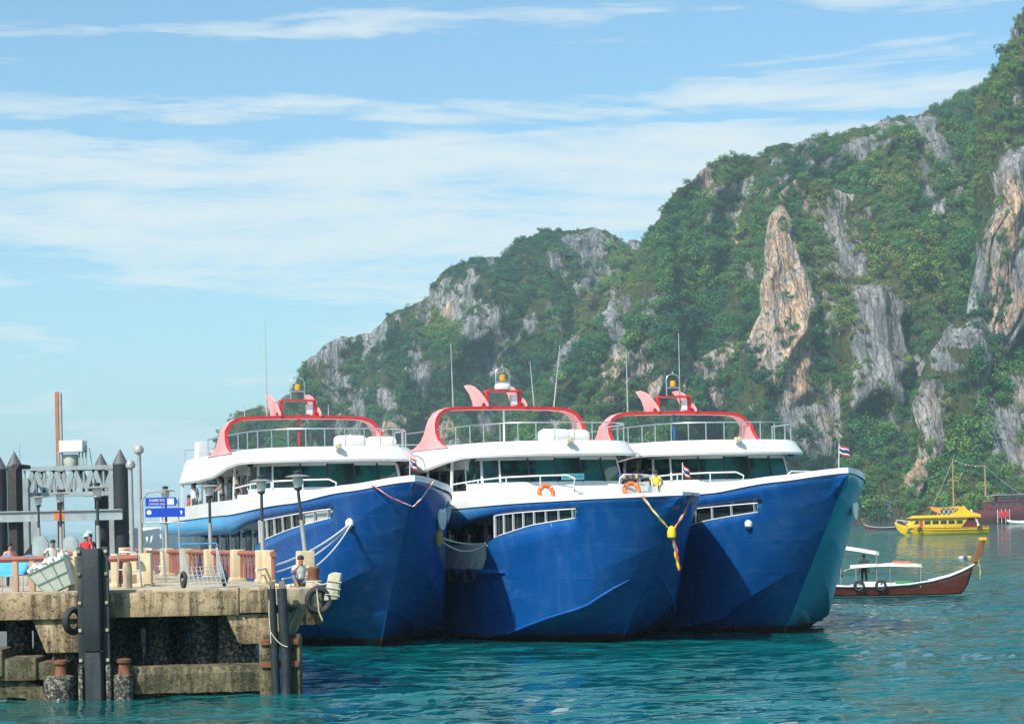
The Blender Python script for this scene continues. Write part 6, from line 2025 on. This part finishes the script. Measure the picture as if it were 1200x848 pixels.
    MB().tube([(-3.0, 0, 1.4), (-2.3, 0.1, 1.6), (-2.0, 0.1, 1.6)], 0.03, 6).build('tiller', GALV, eo)
    MB().tube([(-3.4, 0, 0.4), (-3.4, 0, 1.2)], 0.06, 8).build('pivot_post', TEAK, t)
    return t
lt_loc = on(1052, 699, 0.0)
LT = longtail((lt_loc.x, lt_loc.y, 0), R(-9), 'brown longtail boat with canvas awnings and tall prow in the right foreground')
bpy.context.view_layer.update()
W_ = lambda x, y, z: LT.matrix_basis @ Vector((x, y, z))
q = W_(-1.75, 0.35, 0.62)
person((q.x, q.y, q.z), R(-10), 'boatman in grey shirt standing under the near longtail awning', shirt=(0.33, 0.35, 0.34), legs=(0.03, 0.04, 0.06), hands=True, height=1.68)
for x, lb in ((-2.05, 'black tyre on the near longtail side, nearer the stern'), (-0.90, 'black tyre on the near longtail side, nearer the bow')):
    q = W_(x, -0.98, 0.66)
    tyre('tyre', q, (R(90), 0, R(-9)), 0.24, lb, 'tyres on the near longtail')
f2 = on(1030, 620.5, 0.0)
longtail((f2.x, f2.y, 0), R(172), 'far brown longtail boat beyond the bow of the right ferry', detail=False)
f3 = on(1072, 617.0, 0.0)
longtail((f3.x, f3.y, 0), R(190), 'far longtail boat half hidden behind the yellow tour boat', detail=False)

# ---- yellow tour boat
YELB = mat('yellow_boat_paint', (0.85, 0.56, 0.012), (0.78, 0.49, 0.01), 0.6, 0.4, coat=0.2, stain=(0.5, 0.30, 0.05), stain_scale=0.8, stain_amt=0.3)
OCHB = mat('ochre_trim', (0.50, 0.25, 0.02), None, 1, 0.5)
yb = on(1103, 626.5, 0.0)
Y = thing('tour_boat', (yb.x, yb.y, 0), R(4), 'bright yellow two deck tour boat anchored off the shore', 'tour boat')
st_ = [(-9.4, .05, 2.75, 1.6), (-8.6, .55, 2.35, .5), (-7.4, 1.2, 1.95, -.2), (-5.5, 1.8, 1.65, -.4), (-2.0, 2.1, 1.45, -.4), (3.0, 2.1, 1.40, -.4), (7.0, 1.95, 1.45, -.4), (9.2, 1.8, 1.5, -.2)]
rows = []
for x, hb, zr, zk in st_:
    rows.append([(x + (0.3 if z < 0.5 and x < -7 else 0), y * hb, lerp(zk, zr, z)) for y, z in ((0, 0), (.6, .05), (.85, .35), (.97, .7), (1, 1))])
m = MB()
m.grid(rows); m.grid([[(a, -b, c) for a, b, c in r] for r in rows])
m._a(rows[-1] + [(a, -b, c) for a, b, c in rows[-1][:0:-1]], [tuple(range(9))])
m.grid([[(x, u * hb, zr - 0.15) for u in (-1, 1)] for x, hb, zr, zk in st_])
m.build('hull', YELB, Y, smooth=True, angle=30)
for s in (1, -1):
    for dz in (0.0, -0.45):
        MB().tube([(x, s * (hb * (1 if dz == 0 else .98) + 0.03), zr + dz) for x, hb, zr, zk in st_[2:]], 0.07, 6).build('rub_rail', OCHB, Y, smooth=True)
m = MB(); m.prism([(-7.0, 1.5), (-5.9, 3.35), (5.2, 3.35), (3.6, 1.4)], -1.75, 1.75, lambda a, b, e: (a, e, b)); m.build('cabin', YELB, Y, bevel=0.06)
m = MB(); m.prism([(3.2, 1.4), (4.9, 3.3), (7.0, 3.3), (7.0, 1.4)], -1.6, 1.6, lambda a, b, e: (a, e, b)); m.build('stern_cabin', mat('maroon_panel', (0.13, 0.02, 0.03), None, 1, 0.5), Y)
for k in range(5):
    x = -3.2 + k * 1.62
    for s in (1, -1):
        m = MB(); m.box((x, s * 1.76, 2.55), (1.25, 0.06, 0.72)); m.build('cabin_window', DKGL, Y, bevel=0.03)
for s in (1, -1):
    m = MB(); m.prism([(-6.0, 2.3), (-5.45, 3.0), (-5.0, 3.0), (-5.0, 2.3)], s * 1.76 - 0.03, s * 1.76 + 0.03, lambda a, b, e: (a, e, b)); m.build('wheelhouse_window', DKGL, Y)
    m = MB(); m.box((-4.5, s * 1.77, 2.3), (0.72, 0.06, 1.5)); m.build('red_door', mat('orange_red_door', (0.62, 0.10, 0.03), None, 1, 0.5), Y)
for s in (1, -1):
    m = MB(); m.box((6.9, s * 1.62, 2.4), (0.2, 0.2, 1.9)); m.build('stern_post', YELB, Y)
m = MB(); m.prism([(-6.6, 3.35), (-5.2, 3.95), (7.4, 4.0), (7.6, 3.45)], -2.05, 2.05, lambda a, b, e: (a, e, b)); m.build('roof', YELB, Y, bevel=0.05)
m = MB(); m.box((0.5, 0, 3.42), (14.2, 4.16, 0.16)); m.build('roof_trim', OCHB, Y)
for s in (1, -1):
    m = MB(); m.prism([(1.6, 4.0), (7.2, 4.0), (6.0, 4.4), (4.9, 4.9), (4.3, 5.6), (3.9, 5.75), (3.2, 5.1), (2.5, 4.5)][::1], s * 1.85 - 0.08, s * 1.85 + 0.08, lambda a, b, e: (a, e, b)); m.build('roof_wing', YELB, Y)
    for k in range(5):
        x = -0.8 + k * 0.95
        MB().beam((x - 0.4, s * 1.5, 4.0), (x + 0.5, s * 1.5, 5.2), 0.07).build('awning_strut', RAILW, Y)
        MB().beam((x + 0.5, s * 1.5, 4.0), (x - 0.4, s * 1.5, 5.2), 0.07).build('awning_strut', RAILW, Y)
m = MB(); m.grid([[(lerp(-2.4, 3.8, u), 1.6 * v, 5.55 - 0.35 * math.sin(u * 3.1) * 0.6 + 0.12 * (1 - v * v)) for v in np.linspace(-1, 1, 5)] for u in np.linspace(0, 1, 8)])
o = m.build('orange_awning', mat('orange_canvas', (0.80, 0.33, 0.06), (0.72, 0.27, 0.05), 1, 0.7), Y, smooth=True); md = o.modifiers.new('t', 'SOLIDIFY'); md.thickness = 0.04
m = MB(); m.grid([[(-2.4 + 1.9 * u, -1.6, 5.5 - 1.3 * v * (0.35 + u * 0.65)) for u in np.linspace(0, 1, 5)] for v in (0, 1)]); o = m.build('awning_flap', mat('orange_canvas', (0.8, 0.33, 0.06)), Y); md = o.modifiers.new('t', 'SOLIDIFY'); md.thickness = 0.04
for x in (-4.9, 7.2):
    m = MB().torus((x, -2.12, 1.25), 0.36, 0.13, 18, 8, Matrix.Rotation(R(90), 3, 'X')); m.build('side_tyre', BLACKR, Y, smooth=True)
m = MB(); m.prism([(-7.7, 0.35), (-6.2, 0.35), (-6.7, 0.75), (-7.0, 1.25), (-7.3, 1.1), (-7.25, 0.7)], -1.42, -1.36, lambda a, b, e: (a, e - 0.30 - 0.22 * (a + 7.7), b)); m.build('bow_emblem', mat('emblem_teal', (0.01, 0.10, 0.16), None, 1, 0.5), Y)
for s in (1, -1):
    m = MB(); m.tube([(-9.0, s * .4, 2.6), (-8.9, s * .45, 3.2), (-7.2, s * 1.3, 2.9), (-6.6, s * 1.5, 2.8)], 0.05, 6); m.build('bow_rail', RAILW, Y)
MB().tube([(7.3, -1.7, 1.5), (5.6, -1.7, 5.0)], 0.16, 6).build('boarding_ladder', RAILW, Y)

# ---- dark red pirate-style ship
MAR = mat('maroon_ship_paint', (0.15, 0.028, 0.034), (0.11, 0.022, 0.027), 0.5, 0.6, stain=(0.16, 0.06, 0.05), stain_scale=0.6, stain_amt=0.4)
sb_ = on(1160, 613.5, 0.0)
S = thing('maroon_ship', (sb_.x, sb_.y, 0), R(3), 'dark maroon wooden ship with two masts moored at the shore', 'ship')
st_ = [(-12.5, .1, 5.4, 4.0), (-11, 1.4, 4.9, 1.0), (-8, 2.7, 4.4, -.4), (-2, 3.3, 4.2, -.5), (4, 3.3, 4.4, -.5), (9, 3.0, 5.2, -.4), (12, 2.6, 6.0, 0.6)]
rows = [[(x, y * hb, lerp(zk, zr, z)) for y, z in ((0, 0), (.6, .08), (.9, .45), (1.0, .75), (.96, 1))] for x, hb, zr, zk in st_]
m = MB(); m.grid(rows); m.grid([[(a, -b, c) for a, b, c in r] for r in rows]); m._a(rows[-1] + [(a, -b, c) for a, b, c in rows[-1][:0:-1]], [tuple(range(9))])
m.grid([[(x, u * hb * .95, zr - 0.4) for u in (-1, 1)] for x, hb, zr, zk in st_])
m.build('hull', MAR, S, smooth=True, angle=30)
for z, x0, x1 in ((4.3, -8, 11.5), (6.9, -3, 11.8)):
    for s in (1, -1):
        MB().tube([(x0, s * 3.0, z), (x1, s * 2.9, z + 0.3)], 0.12, 6).build('wale', mat('maroon_trim', (0.16, 0.035, 0.035), None, 1, 0.6), S)
m = MB(); m.box((5.0, 0, 5.9), (13.0, 5.6, 2.4)); m.build('main_house', MAR, S, bevel=0.05)
m = MB(); m.box((6.8, 0, 8.1), (9.0, 5.0, 2.0)); uh = m.build('upper_house', MAR, S, bevel=0.05)
for k in range(3):
    m = MB(); m.box((3.9 + k * 2.9, -2.52, 8.2), (2.3, 0.08, 1.2)); m.build('upper_window', DKGL, uh, bevel=0.03)
for k in range(5):
    m = MB(); m.box((0.4 + k * 2.3, -2.82, 6.2), (1.4, 0.08, 0.9)); m.build('house_window', DKGL, S)
m = MB(); m.grid([[(x, y, 9.3 - 0.25 * abs(y) * 0.2 - (0.35 if x < 0 else 0)) for y in (-2.8, 0, 2.8)] for x in (-2.0, 2.6, 11.6)]); o = m.build('roof', mat('grey_roof_sheet', (0.30, 0.28, 0.28), None, 1, 0.6), S); md = o.modifiers.new('t', 'SOLIDIFY'); md.thickness = 0.12
for x in (-1.8, 0.2, 2.0):
    MB().tube([(x, -2.6, 5.0), (x, -2.6, 9.0)], 0.09, 6).build('canopy_post', MAR, S)
S.scale = (1.12, 1.12, 1.12)
masts = ((-11.6, 21.0), (-1.2, 18.8))
for x, h_ in masts:
    mo = MB().tube([(x, 0, 3.5), (x, 0, h_)], [0.32, 0.20], 8).build('mast', mat('mast_timber', (0.42, 0.22, 0.10), (0.34, 0.17, 0.08), 1, 0.7), S, smooth=True)
    MB().tube([(x - 1.9, 0, h_ * 0.66), (x + 1.9, 0, h_ * 0.66)], 0.12, 6).build('yard', mat('mast_timber', (0.42, 0.22, 0.10)), mo)
m = MB(); m.tube(sag((-11.6, 0, 20.9), (-1.2, 0, 18.7), 0.9), 0.07, 4); m.tube(sag((-1.2, 0, 18.7), (11.5, 0, 8.8), 0.8), 0.05, 4); m.tube(sag((-11.6, 0, 20.5), (-20.0, 0, 3.0), 0.5), 0.05, 4); m.build('rigging', ROPE, S)
for k in range(9):
    p = sag((-11.6, 0, 20.9), (-1.2, 0, 18.7), 0.9, 10)[k + 1]
    m = MB(); m.prism([(p.x - 0.22, p.z), (p.x + 0.22, p.z), (p.x, p.z - 0.5)], -0.02, 0.02, lambda a, b, e: (a, e, b)); m.build('pennant', cloth(((0.7, 0.7, 0.68), (0.55, 0.05, 0.06), (0.05, 0.1, 0.4))[k % 3]), S)
m = MB(); m.box((3.5, -3.6, 2.9), (3.6, 0.5, 2.2)); m.build('red_slide', mat('red_slide_plastic', (0.55, 0.03, 0.04), None, 1, 0.5), S, bevel=0.1)
m = MB()
for k in range(4):
    m.tube([(1.5 + k * 1.3, -3.7, 0.2), (1.5 + k * 1.3, -3.7, 4.6)], 0.09, 5)
m.build('boarding_rails', RAILW, S)
g_ = on(1197, 613.5, 0.0)
dn = thing('dinghy', (g_.x, g_.y, 0), R(5), 'pale dinghy beside the maroon ship at the right edge', 'dinghy')
rows = [[(x, y * hb, lerp(zk, zr, z)) for y, z in ((-1, 1), (-.8, .3), (0, 0), (.8, .3), (1, 1))] for x, hb, zr, zk in ((-5, .1, 1.6, .8), (-3.5, .8, 1.2, -.1), (0, 1.1, 1.0, -.2), (5, 1.0, 1.1, -.1))]
m = MB(); m.grid(rows); m._a(rows[-1], [(0, 1, 2, 3, 4)]); o = m.build('hull', PLASW, dn, smooth=True); md = o.modifiers.new('t', 'SOLIDIFY'); md.thickness = 0.08
MB().box((1.5, 0, 0.9), (3.0, 1.7, 0.5)).build('engine_cover', GREYW, dn, bevel=0.05)

# ---- floating marker beyond the longtail
bf = on(1131, 654.0, 0.0)
bo_ = thing('floating_buoy', (bf.x, bf.y, 0), R(10), 'small white blue and yellow float lying on the water left of the prow', 'buoy')
for x, c_ in ((-0.42, (0.75, 0.76, 0.75)), (0.0, (0.03, 0.08, 0.25)), (0.42, (0.75, 0.55, 0.05))):
    MB().lathe([(0.05, -0.24), (0.15, -0.18), (0.17, 0.0), (0.15, 0.18), (0.05, 0.24)], (x, 0, 0.06), 10, ax='X').build('float_segment', cloth(c_), bo_, smooth=True)
# ---- tiny vessel on the left horizon
fv = at(104, 621, 4200.0)
vs = thing('distant_vessel', (fv.x, fv.y, 0), 0, 'tiny grey vessel on the horizon behind the gantry', 'vessel')
MB().prism([(-8, 4), (-6.5, 0), (6, 0), (8, 4.4)], -2, 2, lambda a, b, e: (a, e, b)).build('hull', GREYW, vs)
MB().prism([(-4, 4), (-3.5, 7.5), (3, 7.5), (3.5, 4)], -1.6, 1.6, lambda a, b, e: (a, e, b)).build('deckhouse', GREYW, vs)
# ---- white motor boat seen between sign and left ferry
wb = thing('white_motorboat', (XP(186, 100.0), 100.0, 0), R(80), 'white motorboat stern showing below the blue sign', 'motorboat')
rows = [[(x, y * hb, lerp(zk, zr, z)) for y, z in ((-1, 1), (-.95, .45), (-.7, .1), (0, 0), (.7, .1), (.95, .45), (1, 1))] for x, hb, zr, zk in ((-4, 1.35, 2.6, -.3), (-1, 1.5, 2.6, -.4), (3, 1.2, 2.9, -.3), (5.5, .1, 3.3, .8))]
m = MB(); m.grid(rows); m._a(rows[0], [tuple(range(7))]); o = m.build('hull', WHITE, wb, smooth=True, angle=40)
MB().prism([(-3, 2.5), (-2.6, 4.6), (1.5, 4.5), (2.8, 2.7)], -1.1, 1.1, lambda a, b, e: (a, e, b)).build('cabin', WHITE, wb, bevel=0.08)
MB().box((-4.03, 0, 1.9), (0.05, 1.6, 0.26)).build('stern_stripe', BLUERAIL, wb)

# ================================================================== TREES that stand out singly
PXT = []
def lone_tree(px, py, Y, sc, tint, label, k):
    if not PXT:
        PXT.extend((to_px(q[:3]), q) for q in TREES if q[3] > 0.25)
    near = [(pp, q) for pp, q in PXT if abs(pp[0] - px) < 7 and abs(q[1] - Y) < 140]
    pp, q = min(near, key=lambda w: (w[0][1] if py < 450 else abs(w[0][1] - py)))
    t = thing('hillside_tree', (q[0], q[1] - 0.5, q[2] - 1.0), 0, label, 'tree', 'single trees on skyline and shore')
    src = CROWNS[k % len(CROWNS)]
    me = src.copy()
    bm = bmesh.new(); bm.from_mesh(me)
    bmesh.ops.delete(bm, geom=[f for f in bm.faces if f.material_index == 1], context='FACES')
    bm.to_mesh(me); bm.free()
    me.materials.clear(); me.materials.append(mat('lone_leaves_%d' % tint, ((0.03, 0.085, 0.03), (0.06, 0.14, 0.028), (0.13, 0.18, 0.035))[tint], None, 0.6, 0.65))
    me.polygons.foreach_set('material_index', [0] * len(me.polygons))
    c = bpy.data.objects.new('crown', me); COL.objects.link(c); c.parent = t
    c.location = (0, 0, 0.8 * sc); c.scale = (sc * 0.8, sc * 0.8, sc * 0.75)
    MB().tube([(0, 0, -2.0 * sc), (0.2 * sc, 0, 1.5 * sc), (0, 0.1, 3.4 * sc)], [0.34 * sc, 0.26 * sc, 0.10 * sc], 7).build('trunk', BARK, t, smooth=True)
    return t
lone_tree(566, 303, 1450, 1.0, 0, 'dark tree poking above the headland skyline left of its summit', 0)
lone_tree(409, 400, 1450, 0.9, 0, 'tree on the low left shoulder of the headland skyline', 1)
lone_tree(1145, 66, 1050, 1.1, 0, 'dark tree leaning out from the steep right skyline', 2)
lone_tree(1168, 44, 1050, 1.2, 0, 'dark tree near the top of the right skyline', 3)
lone_tree(828, 205, 1300, 1.0, 1, 'tree on the left shoulder of the main hill skyline', 4)
lone_tree(1126, 104, 1055, 0.9, 0, 'tree in the notch where main hill and right hill skylines meet', 5)
lone_tree(960, 202, 1120, 1.0, 2, 'pale olive tree crowning the orange cliff spur', 1)
lone_tree(1100, 585, 806, 1.2, 2, 'bright yellow green shore tree above the yellow tour boat', 2)
lone_tree(1022, 588, 806, 1.0, 1, 'round green shore tree right of the right ferry bow', 3)
# ================================================================== HAZE
def haze_box():
    mb = MB()
    mb.box(((0), 4800.0, 172.0), (20000.0, 15000.0, 346.0 * 1.06))
    m = bpy.data.materials.new('sea_haze')
    m.use_nodes = True
    nt = m.node_tree
    nt.nodes.clear()
    out = nt.nodes.new('ShaderNodeOutputMaterial')
    pv = nt.nodes.new('ShaderNodeVolumePrincipled')
    pv.inputs['Color'].default_value = (0.70, 0.90, 1.0, 1)
    pv.inputs['Density'].default_value = HAZE
    pv.inputs['Anisotropy'].default_value = 0.1
    nt.links.new(pv.outputs[0], out.inputs['Volume'])
    o = mb.build('haze', m)
    tag(o, 'thin sea haze over the bay', None, kind='stuff')
HAZE = 0.00013
haze_box()
